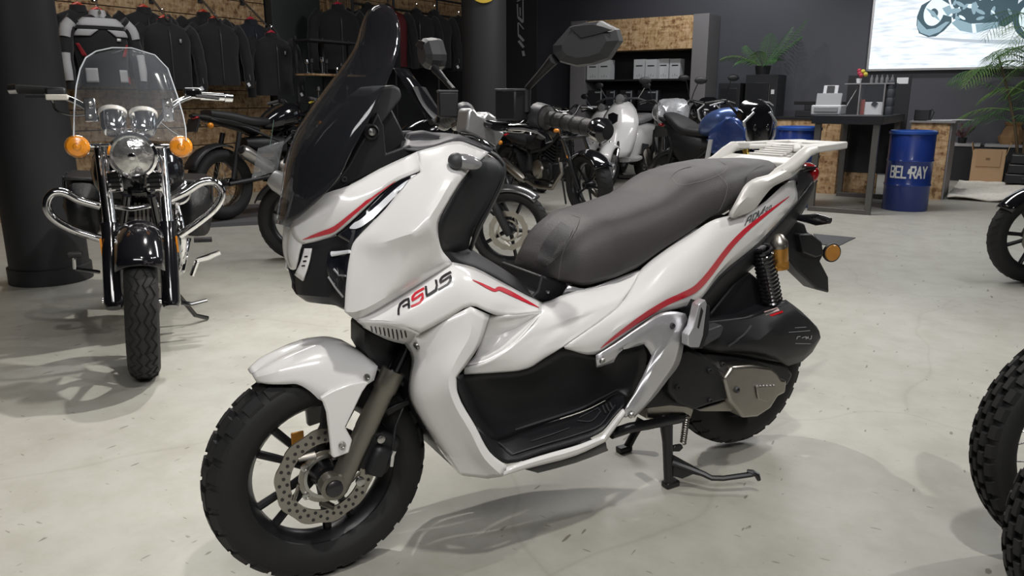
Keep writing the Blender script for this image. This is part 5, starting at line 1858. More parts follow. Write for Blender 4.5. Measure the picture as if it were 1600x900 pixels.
# accessory shelf
ab0 = PA(470, 115, -7.05).y
ash = thing('accessory_stand', 'dark accessory stand with small fittings beside jackets', 'stand', room(-7.15, ab0, 0), ROOM_ROT)
za = PA(500, 116, -7.05).z
for y in (0, .42, .85):
    rbox(0, .03, y, y + .03, 0, za + .42).obj('upright', CHAR2, ash, 30)
for z in (za - .32, za, za + .38):
    rbox(0, .28, 0, .88, z - .02, z).obj('shelf', CHAR2 if z != za else OSBW, ash, 30)
random.seed(5)
for i in range(10):
    z = (za, za, za - .32)[i % 3]
    ac = thing('accessory', 'small dark fitting on the accessory stand', 'accessory', room(-7.15 + .14, ab0 + .06 + .078 * i, z), ROOM_ROT, 'fittings on the accessory stand')
    hh = random.uniform(.08, .2)
    MB().lathe([(.0005, 0), (.03, 0), (.03, .015), (.008, .02), (.008, hh * .7), (.026, hh * .75), (.022, hh), (.0005, hh)], (0, 0, 0), (0, 0, 1), n=12).obj('fitting', (CHROME, BLACKP, LEGM)[i % 3], ac)

# ---------------------------------------------------------------- palms
LEAF = mat('palm_green', (.075, .185, .055), .45, var=.4, vscale=6)
LEAF2 = mat('palm_light_green', (.17, .30, .08), .45, var=.3, vscale=6)
STEM = mat('palm_stem', (.09, .065, .035), .7)


def frond(base, out, up, length, droop, parent, m=LEAF, leaf=.24, n=18, twist=0.0, ymax=9.0):
    base, out = Vector(base), Vector(out).normalized()
    pts = []
    for i in range(n + 1):
        t = i / n
        pts.append(base + out * (length * t * (1 - .15 * t)) + Vector((0, 0, up * length * t - droop * length * t * t)))
    for v in pts:
        v.y = min(v.y, ymax)
    fr_ = MB().tube(pts, [.006 * (1 - .7 * i / n) for i in range(n + 1)], n=5)
    ro = fr_.obj('frond', m, parent, 50)
    side0 = out.cross(Vector((0, 0, 1))).normalized()
    lv = MB()
    for i in range(3, n + 1):
        t = i / n
        tan = (pts[i] - pts[i - 1]).normalized()
        ln = leaf * (math.sin(math.pi * (.12 + .84 * t)) ** .7) * random.uniform(.85, 1.1)
        for s in (-1, 1):
            d = (side0 * s * .85 + tan * .75 + Vector((0, 0, -.12 + twist * s))).normalized()
            nn = d.cross(tan).normalized()
            w = .0065
            p = pts[i]
            wv = tan * w
            q = p + d * ln * .5 + Vector((0, 0, -.01))
            e = p + d * ln + Vector((0, 0, -.08 * ln / .24))
            lv.add([p - wv * .4, p + wv * .4, q + wv, q - wv, e, q + nn * .004], [(0, 1, 2, 5), (0, 5, 3), (5, 2, 4), (3, 5, 4)])
    for v in lv.v:
        v.y = min(v.y, ymax + random.uniform(-.02, 0))
    lo = lv.obj('leaflets', m, ro, 30)
    lo['kind'] = 'stuff'
    return ro


random.seed(21)
p0 = PB(1190, 116, 12.45)
pp_ = thing('potted_palm', 'small potted palm standing on the tall black cabinet', 'plant', room(p0.x, 12.5, PB(1190, 117, kb).z), ROOM_ROT)
MB().lathe([(.0005, 0), (.10, 0), (.12, .14), (.105, .14), (.1, .11), (.0005, .11)], (0, 0, 0), (0, 0, 1), n=20).obj('pot', CHAR2, pp_)
for ang, up, ln, dr, m_ in ((200, .75, .75, .55, LEAF2), (150, 1.1, .45, .3, LEAF), (30, 1.15, .70, .12, LEAF), (20, 1.0, .62, .25, LEAF), (95, 1.3, .5, .2, LEAF), (270, 1.0, .4, .4, LEAF2), (320, .8, .4, .5, LEAF), (60, 1.2, .62, .2, LEAF), (180, .9, .5, .7, LEAF)):
    frond((0, 0, .1), (math.cos(R(ang)), math.sin(R(ang)), 0), up, ln, dr, pp_, m_, leaf=.22, twist=random.uniform(-.3, .3), ymax=.62)
random.seed(33)
q0 = GR(1556, 283)
tp = thing('tall_palm', 'tall palm with several slender trunks before the lit poster', 'plant', room(.16, 12.46, 0), ROOM_ROT)
MB().lathe([(.0005, 0), (.15, 0), (.18, .34), (.16, .34), (.15, .28), (.0005, .28)], (0, 0, 0), (0, 0, 1), n=20).obj('pot', CHAR2, tp)
for k, (dx, dy, top, lean) in enumerate(((-.08, 0, 2.2, -.22), (.0, .05, 2.7, -.06), (.07, -.03, 2.5, .10), (.10, .05, 2.9, .28), (-.14, .02, 1.7, -.40))):
    pts = [Vector((dx + lean * (t ** 1.4), dy, .28 + (top - .28) * t)) for t in [i / 8 for i in range(9)]]
    MB().tube(pts, [.022 - .010 * i / 8 for i in range(9)], n=7).obj('trunk', STEM, tp, 50)
    for f in range(13):
        ang = 28 * f + random.uniform(-20, 20)
        hgt = pts[-1] if f < 5 else pts[3 + f % 5]
        frond(hgt, (math.cos(R(ang)), math.sin(R(ang)) * .8 - .1, 0), random.uniform(.25, .8), random.uniform(.55, .95), random.uniform(.5, .9), tp, LEAF if f % 3 else LEAF2, leaf=.28, n=16, twist=random.uniform(-.3, .3), ymax=.60)
rp = thing('small_plant', 'small reddish leafed plant standing on the pale ledge', 'plant', room(PB(1503, 222, 12.9).x, 12.9, zl), ROOM_ROT)
MB().lathe([(.0005, 0), (.05, 0), (.06, .08), (.0005, .07)], (0, 0, 0), (0, 0, 1), n=14).obj('pot', CHAR2, rp)
for k in range(9):
    a = k * 2.4
    frond((0, 0, .06), (math.cos(a), math.sin(a), 0), random.uniform(.9, 1.6), random.uniform(.13, .2), .4, rp, mat('russet_leaf', (.10, .035, .035), .5), leaf=.06, n=9)


# =================================================================== motorcycles
def ringloft(secs, n=20, caps=True):
    """secs: (x, z centre, half width, half height, squareness)"""
    rows = []
    for (x, zc, hw, hh, pw) in secs:
        row = []
        for j in range(n):
            a = 2 * math.pi * j / n
            c, s = math.cos(a), math.sin(a)
            row.append(Vector((x, hw * math.copysign(abs(c) ** pw, c), zc + hh * math.copysign(abs(s) ** pw, s))))
        rows.append(row)
    cols = [dens([r[j] for r in rows], 3) for j in range(n)]
    rows = [[c[i] for c in cols] for i in range(len(cols[0]))]
    mb = MB().grid(rows, cv=True)
    if caps:
        mb.f.append(tuple(range(n))[::-1])
        mb.f.append(tuple((len(rows) - 1) * n + j for j in range(n)))
    return mb


def wheel(name, root, x, z, Rt, w, kind, m_rim, disc_side=0, knobs=None, spokes=5, discm=None, rim_r=None):
    rr = rim_r or Rt - .085
    if kind == 'spoke':
        mb = spoke_rim_mb(rr, w * .72, .045)
    else:
        mb = rim_mb(rr, w * .72, .042, spokes, kind == 'cast2', .020, .03)
    wo = mb.obj(name, m_rim, root)
    wo.location = (x, 0, z)
    if knobs:
        t = tyre_mb(Rt, w, rr, knobs[0], knobs[1], knobs[2], knobs[3], 56, knob=True)
    else:
        t = smooth_tyre_mb(Rt, w, rr)
        for k in range(36):
            a = 2 * math.pi * k / 36
            for s in (-1, 1):
                q = []
                for tt in (0, .5, 1):
                    y = s * w * (.15 + .7 * tt)
                    aa = a + .10 * tt * 1.0 + (.05 if s > 0 else 0)
                    r_ = rr + (Rt - rr) * .45 + (Rt - rr) * .55 * math.sqrt(max(0, 1 - (abs(y) / w) ** 2.35)) + .0008
                    q.append(Vector((r_ * math.cos(aa), y, r_ * math.sin(aa))))
                t.tube(q, .0028, n=4, flat=.5)
    t.obj('tyre', RUBBER, wo, 40)
    if disc_side:
        disc_mb(.135, .098, .075, y=disc_side * (w + .012), waves=12).obj('brake_disc', discm or STEEL, wo, 40)
    return wo


def heading_rot(h):
    return math.atan2(h[1], h[0])


def moto(label, loc, h, o, name='motorcycle', lean=0.0):
    g = lambda k, d: o.get(k, d)
    root = thing(name, label, 'motorcycle', loc, heading_rot(h), None, lean)
    wb, fr, rr = g('wb', 1.40), g('fr', .30), g('rr', .31)
    paint, rimm, dark = g('paint', GLOSSB), g('rimm', RIMB), g('dark', BLACKP)
    forkm, pipe = g('forkm', CHROME), g('pipe', STEEL)
    fw_, rw_ = g('fw', .055), g('rw', .075)
    steer = R(g('steer', 0))
    k_ = g('kind', 'cast')
    a = wheel('front_wheel', root, 0, fr, fr, fw_, k_, rimm, g('disc', 1), g('knobs', None), g('spokes', 5), rim_r=g('rim_f', None))
    a.rotation_euler = (0, .4, steer)
    b_ = wheel('rear_wheel', root, -wb, rr, rr, rw_, k_, rimm, 0, g('knobs', None), g('spokes', 5), rim_r=g('rim_b', None))
    if g('front_only', False) is True:
        pass
    rk = R(g('rake', 27))
    d = Vector((-math.sin(rk), 0, math.cos(rk)))
    fl = g('fork_len', .72)
    topz = fr + d.z * fl
    topx = d.x * fl
    for s in (1, -1):
        p = Vector((0, s * (fw_ + .045), fr))
        usd = g('usd', False)
        f_ = MB().tube([p - d * .03, p + d * .02, p + d * (.30 if not usd else .22)], [.022, .028, .027] if not usd else [.02, .022, .02], n=12).obj('fork_leg', g('forklow', dark), root)
        MB().tube([p + d * (.29 if not usd else .2), p + d * fl], .020 if not usd else .028, n=12).obj('stanchion', forkm, f_)
    for q in (fl * .72, fl * .97):
        MB().box(d * q + Vector((0, 0, fr)), (.06, 2 * fw_ + .16, .03), (0, -rk, 0)).obj('triple_clamp', dark, root, 30, bevel=.006)
    # front fender
    if g('fender', True):
        rows = []
        a0, a1 = R(g('fa0', 35)), R(g('fa1', 150))
        rf = fr + g('fgap', .025)
        for i in range(13):
            t = a0 + (a1 - a0) * i / 12
            rows.append([Vector(((rf - .04 * abs(q) ** 2.5) * math.cos(t), q * (fw_ + .022), fr + (rf - .04 * abs(q) ** 2.5) * math.sin(t))) for q in (-1, -.8, -.45, 0, .45, .8, 1)])
        MB().grid(rows).obj('front_fender', g('fendm', paint), root, 60, solid=.006)
    # bars
    hz, hx = g('bar_z', topz + .10), g('bar_x', topx - .04)
    hw = g('bar_w', .36)
    pts = dens([Vector((hx - .10, hw, hz - .02)), Vector((hx - .02, hw * .55, hz + .01)), Vector((hx + .03, .08, topz + .03)), Vector((hx + .03, -.08, topz + .03)), Vector((hx - .02, -hw * .55, hz + .01)), Vector((hx - .10, -hw, hz - .02))], 4)
    bar = MB().tube(pts, .0125, n=10).obj('handlebar', g('barm', dark), root)
    for s in (1, -1):
        e = Vector((hx - .10, s * hw, hz - .02))
        i_ = Vector((hx - .055, s * hw * .68, hz))
        MB().tube([e, e.lerp(i_, .1), i_], [.020, .018, .018], n=10).obj('grip', g('gripm', RUBBER), bar)
        MB().box(i_ + Vector((.005, -s * .035, .0)), (.05, .05, .045)).obj('switch_box', dark, bar, 30, bevel=.008)
        MB().tube([i_ + Vector((.03, -s * .03, 0)), i_ + Vector((.06, s * .03, -.005)), e + Vector((.065, 0, -.01))], [.007, .007, .006], n=6).obj('lever', g('leverm', SILVER), bar)
        if g('mirrors', True):
            mt = i_ + Vector((.02, s * .04, g('mir_h', .20)))
            MB().tube([i_ + Vector((0, -s * .02, .02)), i_ + Vector((.01, s * .0, .10)), mt], .006, n=6).obj('mirror_stem', dark, bar)
            MB().ball(mt + Vector((0, s * .03, .03)), (.018, .075, .042), 14, 8).obj('mirror', dark, bar)
    # headlight
    hl_ = Vector((topx + g('hl_x', .13), 0, topz - g('hl_dz', .07)))
    hs = g('hl', 'round')
    if hs == 'round':
        r_ = g('hl_r', .085)
        hh = MB().lathe([(.0005, -.10), (r_ * .6, -.09), (r_, -.02), (r_ * 1.04, .0), (r_ * .95, .012)], hl_, (1, 0, 0), n=28).obj('headlight', g('hlm', GLOSSB), root)
        MB().lathe([(r_ * .95, .008), (r_ * .5, .022), (.0005, .026)], hl_, (1, 0, 0), n=28).obj('headlight_lens', LENS, hh)
    elif hs == 'film':
        fb = ringloft([(hl_.x - .22, hl_.z + .05, .08, .06, .7), (hl_.x - .10, hl_.z + .03, .17, .13, .6), (hl_.x + .02, hl_.z - .02, .17, .15, .55), (hl_.x + .07, hl_.z - .06, .10, .09, .6)], 18)
        random.seed(9)
        fb.v = [v + Vector((random.uniform(-.01, .01), random.uniform(-.01, .01), random.uniform(-.01, .01))) for v in fb.v]
        fb.obj('film_wrap', paint, root, 25)
    elif hs == 'mask':
        bm_ = g('big_mask', 1.1)
        hh = ringloft([(hl_.x - .16, hl_.z + .06, .06 * bm_, .05 * bm_, .8), (hl_.x - .06, hl_.z + .03, .115 * bm_, .11 * bm_, .7), (hl_.x + .03, hl_.z - .03, .10 * bm_, .115 * bm_, .6), (hl_.x + .06, hl_.z - .06, .06 * bm_, .07 * bm_, .6)], 18).obj('headlight_mask', g('maskm', GLOSSB), root, 35)
        for s in (1, -1):
            q = [Vector((hl_.x + .05, s * .055 * bm_, hl_.z + .06 * bm_)), Vector((hl_.x + .035, s * .112 * bm_, hl_.z + .01)), Vector((hl_.x + .05, s * .098 * bm_, hl_.z - .07 * bm_)), Vector((hl_.x + .07, s * .05 * bm_, hl_.z - .14 * bm_))]
            MB().tube(q, [.010, .014, .014, .010], n=8).obj('light_strip', SILVER, hh)
            MB().ball((hl_.x + .05, s * .045 * bm_, hl_.z - .035), (.018, .022, .034), 10, 8).obj('projector_lens', g('eyem', GLASSB), hh)
    # tank
    th = g('tank_h', 1.0)
    tz = g('tank_z', .86)
    x0 = topx - .10
    if g('tank', True):
        tk = ringloft([(x0 + .04, tz + .03, .05, .06, .8), (x0 - .05, tz + .04, .13 * th, .11, .75), (x0 - .22, tz + .02, .15 * th, .115, .75), (x0 - .38, tz - .03, .11 * th, .08, .8), (x0 - .46, tz - .06, .06, .04, .9)]).obj('fuel_tank', paint, root, 60)
        MB().lathe([(.0005, 0), (.03, 0), (.028, .014), (.0005, .016)], (x0 - .16, 0, tz + .132), (0, 0, 1), n=18).obj('filler_cap', CHROME, tk)
    # seat + tail
    sz = g('seat_z', .80)
    sx = x0 - .40
    sl = g('seat_l', .62)
    ringloft([(sx + .03, sz - .01, .07, .04, .7), (sx - .08, sz - .01, .11, .045, .7), (sx - .25, sz, .135, .05, .65), (sx - .45, sz + .05 * g('step', 1), .12, .05, .65), (sx - sl, sz + .09 * g('step', 1), .085, .035, .7)]).obj('seat', g('seatm', SEATD), root, 60)
    ringloft([(sx - .15, sz - .09, .10, .05, .8), (sx - .40, sz - .04 + .03 * g('step', 1), .11, .05, .8), (sx - sl - .04, sz + .05 * g('step', 1), .06, .03, .8), (sx - sl - .16, sz + .07 * g('step', 1), .03, .015, .8)]).obj('tail_cover', g('tailm', paint), root, 50)
    if g('rear_fender', True):
        rows = []
        for i in range(9):
            t = R(70) + R(85) * i / 8
            rows.append([Vector((-wb + (rr + .04 - .03 * abs(q) ** 2.5) * math.cos(t), q * (rw_ + .01), rr + (rr + .04 - .03 * abs(q) ** 2.5) * math.sin(t))) for q in (-1, -.7, 0, .7, 1)])
        MB().grid(rows).obj('rear_fender', g('rfendm', dark), root, 60, solid=.006)
    # engine
    ex = -wb * .47
    en = MB().box((ex, 0, .42), (.36, .26, .20)).obj('crankcase', dark, root, 30, bevel=.03)
    for s in (1, -1):
        MB().lathe([(.0005, .03), (.07, .03), (.095, .02), (.105, 0)], (ex - .05, s * .13, .43), (0, s, 0), n=24).obj('clutch_cover', g('coverm', STEEL), en)
        MB().lathe([(.0005, .025), (.05, .025), (.06, 0)], (ex + .12, s * .13, .40), (0, s, 0), n=20).obj('stator_cover', dark, en)
    for i in range(6):
        MB().box((ex + .10 + .012 * i, 0, .54 + .032 * i), (.17, .19, .014), (0, R(18), 0)).obj('cooling_fin', dark, en, 30)
    MB().box((ex + .16, 0, .63), (.11, .13, .25), (0, R(18), 0)).obj('cylinder', dark, en, 30, bevel=.01)
    # frame
    fm = MB()
    for s in (1, -1):
        fm.tube(dens([Vector((topx - .02, s * .03, topz - .06)), Vector((x0 - .1, s * .10, tz - .12)), Vector((sx - .02, s * .12, .60)), Vector((ex - .16, s * .12, .40))], 3), .019, n=8)
        fm.tube(dens([Vector((topx - .01, s * .03, topz - .14)), Vector((ex + .28, s * .07, .50)), Vector((ex + .2, s * .10, .30)), Vector((ex - .16, s * .12, .32))], 3), .016, n=8)
        fm.tube([Vector((sx + .05, s * .11, .70)), Vector((sx - .3, s * .10, sz - .06)), Vector((sx - sl, s * .06, sz + .03))], .013, n=8)
        fm.tube([Vector((ex - .16, s * .13, .38)), Vector((-wb, s * (rw_ + .035), rr))], [.028, .022], n=8)
    fm.tube([Vector((-wb, -.12, rr)), Vector((-wb, .12, rr))], .014, n=8)
    fo = fm.obj('frame', g('framem', dark), root)
    fo['kind'] = 'stuff'
    for s in (1, -1):
        MB().tube([Vector((-wb + .04, s * (rw_ + .05), rr + .04)), Vector((-wb + .18, s * (rw_ + .04), sz - .10))], [.02, .024], n=10).obj('shock_absorber', g('shockm', dark), root)
        MB().tube([Vector((ex - .12, s * .14, .33)), Vector((ex - .12, s * .27, .33))], .012, n=8).obj('footpeg', RUBBER, root)
        if g('inds', True):
            MB().ball((topx + .05, s * .17, topz - .10), (.028, .03, .022), 10, 8).obj('front_indicator', g('indm', AMBER), root)
            MB().tube([(topx + .04, s * .06, topz - .10), (topx + .05, s * .15, topz - .10)], .006, n=6).obj('indicator_stem', dark, root)
            MB().ball((sx - sl - .06, s * .13, sz - .03), (.028, .03, .028), 10, 8).obj('rear_indicator', AMBER, root)
            MB().tube([(sx - sl - .05, s * .03, sz - .02), (sx - sl - .06, s * .11, sz - .03)], .006, n=6).obj('indicator_stem', dark, root)
    # exhaust on the right
    side = g('ex_side', -1)
    MB().tube(dens([Vector((ex + .26, side * .06, .56)), Vector((ex + .33, side * .08, .42)), Vector((ex + .2, side * .12, .25)), Vector((ex - .1, side * .14, .25)), Vector((ex - .30, side * .16, g('muf_z', .36) - .05))], 4), .02, n=10).obj('exhaust_pipe', pipe, root)
    m0, m1 = o['muf_pts'] if 'muf_pts' in o else (Vector((ex - .28, side * .165, g('muf_z', .36) - .06)), Vector((ex - .28 - g('muf_l', .42), side * .19, g('muf_z', .36) + g('muf_rise', .12))))
    mu = MB().tube([m0, m0.lerp(m1, .12), m0.lerp(m1, .9), m1], [g('muf_r', .055) * q for q in (.55, .95, 1.0, .8)], n=18).obj('muffler', g('mufm', pipe), root)
    MB().tube([m1 - (m1 - m0) * .02, m1 + (m1 - m0) * .02], [g('muf_r', .055) * .85, g('muf_r', .055) * .55], n=16).obj('muffler_tip', dark, mu)
    # radiator and side covers
    if g('radiator', True):
        MB().box((topx + .0 - .06, 0, .62), (.04, .26, .26), (0, -R(18), 0)).obj('radiator', dark, root, 30, bevel=.006)
        for s in (1, -1):
            MB().prism([Vector((topx + .02, s * .14, .80)), Vector((x0 - .22, s * .155, .80)), Vector((x0 - .12, s * .15, .66)), Vector((topx + .02, s * .13, .55))], (0, s * .012, 0)).obj('side_shroud', g('shroudm', paint), root, 30, bevel=.004)
    ringloft([(x0 - .25, .66, .11, .09, .7), (sx - .12, .68, .12, .08, .7), (sx - .3, .70, .08, .05, .8)]).obj('side_cover', dark, root, 50)
    MB().box((sx - sl - .15, 0, sz - .02), (.02, .16, .12), (0, R(25), 0)).obj('number_plate_holder', dark, root, 30)
    MB().ball((sx - sl - .12, 0, sz + .045), (.03, .05, .02), 10, 6).obj('tail_light', REDL, root)
    MB().tube([Vector((ex - .02, .15, .30)), Vector((ex - .10, .24, .03)), Vector((ex - .13, .26, .012))], .011, n=8).obj('side_stand', dark, root)
    return root


def unit(x, y):
    v = Vector((x, y))
    v.normalize()
    return v


# ---- platform under the scrambler
pg = [ground(288, 358), ground(500, 346), ground(500, 322), ground(288, 326)]
pf = MB().prism([Vector((p.x, p.y, .0)) for p in pg], (0, 0, .035)).obj('low_platform', mat('grey_platform_mat', (.11, .11, .115), .55), None, 30)
tag(pf, 'low grey platform under the black scrambler motorcycle', 'platform')

E1u = (E1.x, E1.y)
rb = ground(352, 343, .035)
hB = unit(E1.x, E1.y)
fB = Vector((rb.x + hB.x * 1.42, rb.y + hB.y * 1.42, .035))
B = moto('black scrambler motorcycle with silver muffler parked before the chipboard wall', fB, hB, dict(wb=1.42, kind='spoke', rimm=mat('polished_rim', (.32, .30, .28), .3, metal=1.0), fr=.32, rr=.335, rw=.085, rim_b=.215, step=.9, muf_z=.50, muf_rise=.14, mufm=mat('silver_muffler', (.6, .58, .54), .3, metal=.9), muf_l=.34, muf_r=.062, mirrors=False, bar_z=1.10, tank_z=.92, seat_z=.90, seat_l=.66, leverm=SILVER, tailm=BLACKP, gripm=mat('grey_grip', (.10, .10, .105), .5)), lean=R(-3))
MB().tube([(-.44, -.22, 1.06), (-.36, -.30, 1.10), (-.40, -.36, 1.08)], .010, n=8).obj('lever_guard', mat('yellow_guard', (.60, .45, .02), .35), B)

rc_ = ground(468, 406)
fd_ = ground(797, 419)
hC = unit(fd_.x - rc_.x, fd_.y - rc_.y)
wbC = (Vector((fd_.x, fd_.y)) - Vector((rc_.x, rc_.y))).length
Cb = moto('black touring motorcycle with grey front fender behind the white maxi scooter', fd_, hC, dict(wb=wbC, fr=.275, rr=.29, rim_f=.215, kind='cast', fendm=mat('grey_metallic_fender', (.20, .20, .205), .25, metal=.8), fa0=48, fa1=118, fgap=.03, mirrors=False, mufm=mat('white_silver_muffler', (.62, .62, .61), .3, metal=.6), muf_pts=(Vector((-wbC + .34, -.17, .34)), Vector((-wbC - .06, -.20, .62))), muf_r=.075, disc=-1, bar_z=1.02, seat_z=.78, tank_z=.88, spokes=5, inds=True, fork_len=.66))
ringloft([(-.62, 1.22, .15, .005, 1), (-.55, 1.1, .17, .012, 1), (-.45, .98, .16, .02, 1)], 16).obj('screen_base', BLACKP, Cb, 40)
g_ = [[Vector((-.44 - .26 * t - .05 * (q * q), q * (.19 - .05 * t), .98 + .36 * t)) for q in (-1, -.6, -.2, .2, .6, 1)] for t in (0, .25, .5, .75, 1)]
MB().grid(g_).obj('windscreen', SMOKE, Cb, 60, solid=.004)
bg = thing('plastic_bag', 'clear plastic document bag hanging at the touring motorcycle tail', 'bag', ground(412, 300) * 0 + on_plane(412, 255, rc_, Vector((0, 1, 0))), R(20))
rows = []
random.seed(4)
for i in range(6):
    rows.append([Vector(((j - 2.5) * .036 + .012 * i, random.uniform(-.012, .012), (i - 2.5) * .042 + .01 * j)) for j in range(6)])
MB().grid(rows).obj('bag_film', mat('clear_film', (.5, .52, .54), .12, alpha=.35), bg, 30, solid=.004)
MB().tube([(.05, 0, .12), (.07, 0, .2), (.09, 0, .3)], .002, n=5).obj('tie', mat('green_tie', (.25, .40, .32), .5), bg)

ge = ground(921, 339)
E_ = moto('black cruiser motorcycle with chrome fork tubes and amber fork reflectors', ge, unit(.50, -.87), dict(wb=1.45, fr=.32, rr=.32, fw=.085, rw=.09, kind='cast', hl_r=.08, tank_z=.80, seat_z=.70, step=.4, bar_z=1.06, rake=29, mirrors=False, radiator=False, leverm=CHROME), lean=R(3))
for s in (1, -1):
    MB().box((-.14, s * .145, .58), (.012, .012, .07), (0, -R(29), 0)).obj('fork_reflector', AMBER, E_, 30, bevel=.002)

# ---- white retro scooters
def retro(label, loc, h, film=False):
    t = thing('retro_scooter', label, 'scooter', loc, heading_rot(h), None, 0)
    wheel('front_wheel', t, 0, .24, .24, .05, 'cast', SILVER, 0, rim_r=.15)
    wheel('rear_wheel', t, -1.24, .24, .24, .055, 'cast', SILVER, 0, rim_r=.15)
    # front shield
    rows = []
    for i in range(9):
        u_ = i / 8
        z = .34 + .64 * u_
        w = [.17, .20, .22, .235, .24, .235, .215, .175, .10][i]
        xx = -.20 + .02 * math.sin(u_ * 3) - .20 * u_
        rows.append([Vector((xx + .13 * (1 - q * q) * (1 - .2 * u_), q * w, z + (.02 * (1 - q * q) if i == 8 else 0))) for q in (-1, -.8, -.5, -.2, 0, .2, .5, .8, 1)])
    MB().grid(rows).obj('front_shield', WHITE, t, 60, solid=.012)
    MB().prism([Vector((-.075, y_ * .062, .80 + z_ * .075)) for y_, z_ in ((-1, .6), (0, .9), (1, .6), (.9, -.5), (0, -1), (-.9, -.5))], (.03, 0, 0)).obj('shield_emblem', GLOSSB, t, 30, bevel=.004)
    rows = []
    for i in range(11):
        a_ = R(20) + R(150) * i / 10
        rows.append([Vector(((.285 - .06 * abs(q) ** 2) * math.cos(a_), q * .085, .24 + (.285 - .06 * abs(q) ** 2) * math.sin(a_))) for q in (-1, -.75, -.4, 0, .4, .75, 1)])
    MB().grid(rows).obj('front_fender', WHITE, t, 60, solid=.006)
    for s in (1, -1):
        MB().tube([(0, s * .075, .24), (-.06, s * .07, .40), (-.2, s * .03, .62)], [.02, .022, .018], n=10).obj('fork_leg', CHROME, t)
    ringloft([(-.26, .30, .17, .03, .6), (-.5, .285, .18, .03, .6), (-.72, .30, .17, .035, .6)]).obj('floorboard', WHITE, t, 40)
    ringloft([(-.60, .40, .10, .10, .7), (-.70, .50, .15, .20, .65), (-.95, .54, .185, .19, .65), (-1.25, .58, .17, .14, .7), (-1.48, .64, .10, .06, .8), (-1.54, .66, .04, .02, .9)]).obj('rear_body', WHITE, t, 60)
    st_ = ringloft([(-.62, .74, .06, .03, .8), (-.72, .76, .13, .05, .7), (-1.0, .78, .15, .055, .7), (-1.3, .80, .12, .045, .7), (-1.42, .80, .05, .02, .8)]).obj('seat', mat('silver_film' if film else 'seat_grey_vinyl', (.36, .36, .37) if film else (.07, .07, .07), .18 if film else .5, bump=1.0 if film else .3, bscale=30), t, 60)
    MB().tube([(-.40, .34, .98), (-.36, .2, 1.03), (-.34, 0, 1.03), (-.36, -.2, 1.03), (-.40, -.34, .98)], .014, n=8).obj('handlebar', WHITE if not film else DGREY, t)
    hd = MB().ball((-.33, 0, 1.02), (.06, .09, .05), 18, 12).obj('head_cowl', DGREY, t)
    MB().lathe([(.0005, .03), (.04, .025), (.06, 0)], (-.275, 0, 1.02), (1, 0, 0), n=20).obj('headlight', LENS, hd)
    for s in (1, -1):
        MB().tube([(-.385, s * .25, 1.0), (-.41, s * .36, .97)], .019, n=10).obj('grip', RUBBER, t)
        MB().tube([(-.36, s * .2, 1.03), (-.35, s * .28, 1.15)], .005, n=6).obj('mirror_stem', CHROME, t)
        MB().ball((-.35, s * .30, 1.18), (.012, .055, .04), 12, 8).obj('mirror', BLACKP, t)
    ringloft([(-.95, .26, .10, .08, .7), (-1.24, .27, .10, .09, .7), (-1.36, .28, .06, .05, .8)]).obj('hub_motor_arm', BLACKP, t, 40)
    MB().tube([(-.72, .14, .26), (-.78, .17, .02), (-.86, .17, .012), (-.86, -.17, .012), (-.78, -.17, .02), (-.72, -.14, .26)], .010, n=8).obj('stand', BLACKP, t)
    MB().prism([Vector((-.66, .165, .36)), Vector((-.88, .19, .36)), Vector((-.88, .19, .46)), Vector((-.70, .165, .48))], (0, .006, 0)).obj('side_grille', DGREY, t, 30)
    return t


gg = ground(952, 291)
r1 = retro('white retro scooter with film over its seat and a dark emblem', gg, unit(-.46, -.89), film=True)
r1.scale = (1.12, 1.12, 1.12)
gg = ground(926, 281)
retro('white retro scooter behind the one with film over its seat', gg, unit(-.46, -.89))


def at_depth(px, y):
    r = ray(px, 155)
    return Vector((r.x, r.y, 0)) * (y / r.y)


# ---- row of naked bikes
FILM = mat('crinkled_film', (.42, .43, .45), .15, metal=.3, bump=1.0, bscale=26, var=.5, vscale=18)
NK = dict(fr=.30, hl='mask', maskm=GLOSSB, fork_len=.76, hl_dz=-.02, tailm=BLACKP, seat_z=.86, bar_z=1.12, inds=False, tank_h=1.25, tank_z=.97)
moto('black naked motorcycle with film wrapped tank beside white retro scooter', at_depth(1056, 8.7), unit(-.10, -.99), dict(NK, paint=FILM, hl='film', fendm=BLACKP, shroudm=BLACKP, leverm=CHROME, tank_h=1.35))
moto('black naked motorcycle with twin lamp face behind the blue motorcycle', at_depth(1113, 9.9), unit(-.10, -.99), dict(NK, big_mask=1.3, eyem=LENS, mir_h=.26))
LBL = mat('pale_blue_metallic', (.10, .17, .42), .3, metal=.45, coat=.6)
I_ = moto('blue naked motorcycle with angular silver headlight frame and gold fork', at_depth(1214, 6.4), unit(.40, -.92), dict(NK, paint=LBL, usd=True, forkm=GOLD, fendm=BLUEP, shroudm=LBL, mirrors=False, hl_dz=.03, tank_h=1.25, tank_z=.92, big_mask=1.5, step=1.5, seat_z=.85, bar_w=.34))
ringloft([(-.72, .66, .10, .12, .7), (-.95, .66, .15, .17, .65), (-1.2, .74, .14, .16, .65), (-1.4, .86, .08, .08, .7)]).obj('seat_cowl', BLACKP, I_, 50)
for s in (1, -1):
    wg = ringloft([(-.16, .86, .02, .05, .7), (-.26, .86, .045, .13, .7), (-.42, .82, .05, .15, .7), (-.60, .78, .03, .10, .8)])
    wg.v = [v + Vector((0, s * .165, 0)) for v in wg.v]
    wg.obj('tank_shroud', BLUEP, I_, 50)
    MB().prism([Vector((-.52, s * .205, .80)), Vector((-.57, s * .205, .80)), Vector((-.66, s * .18, .52)), Vector((-.60, s * .18, .52))], (0, s * .01, 0)).obj('white_flash', PAPER, I_, 30)
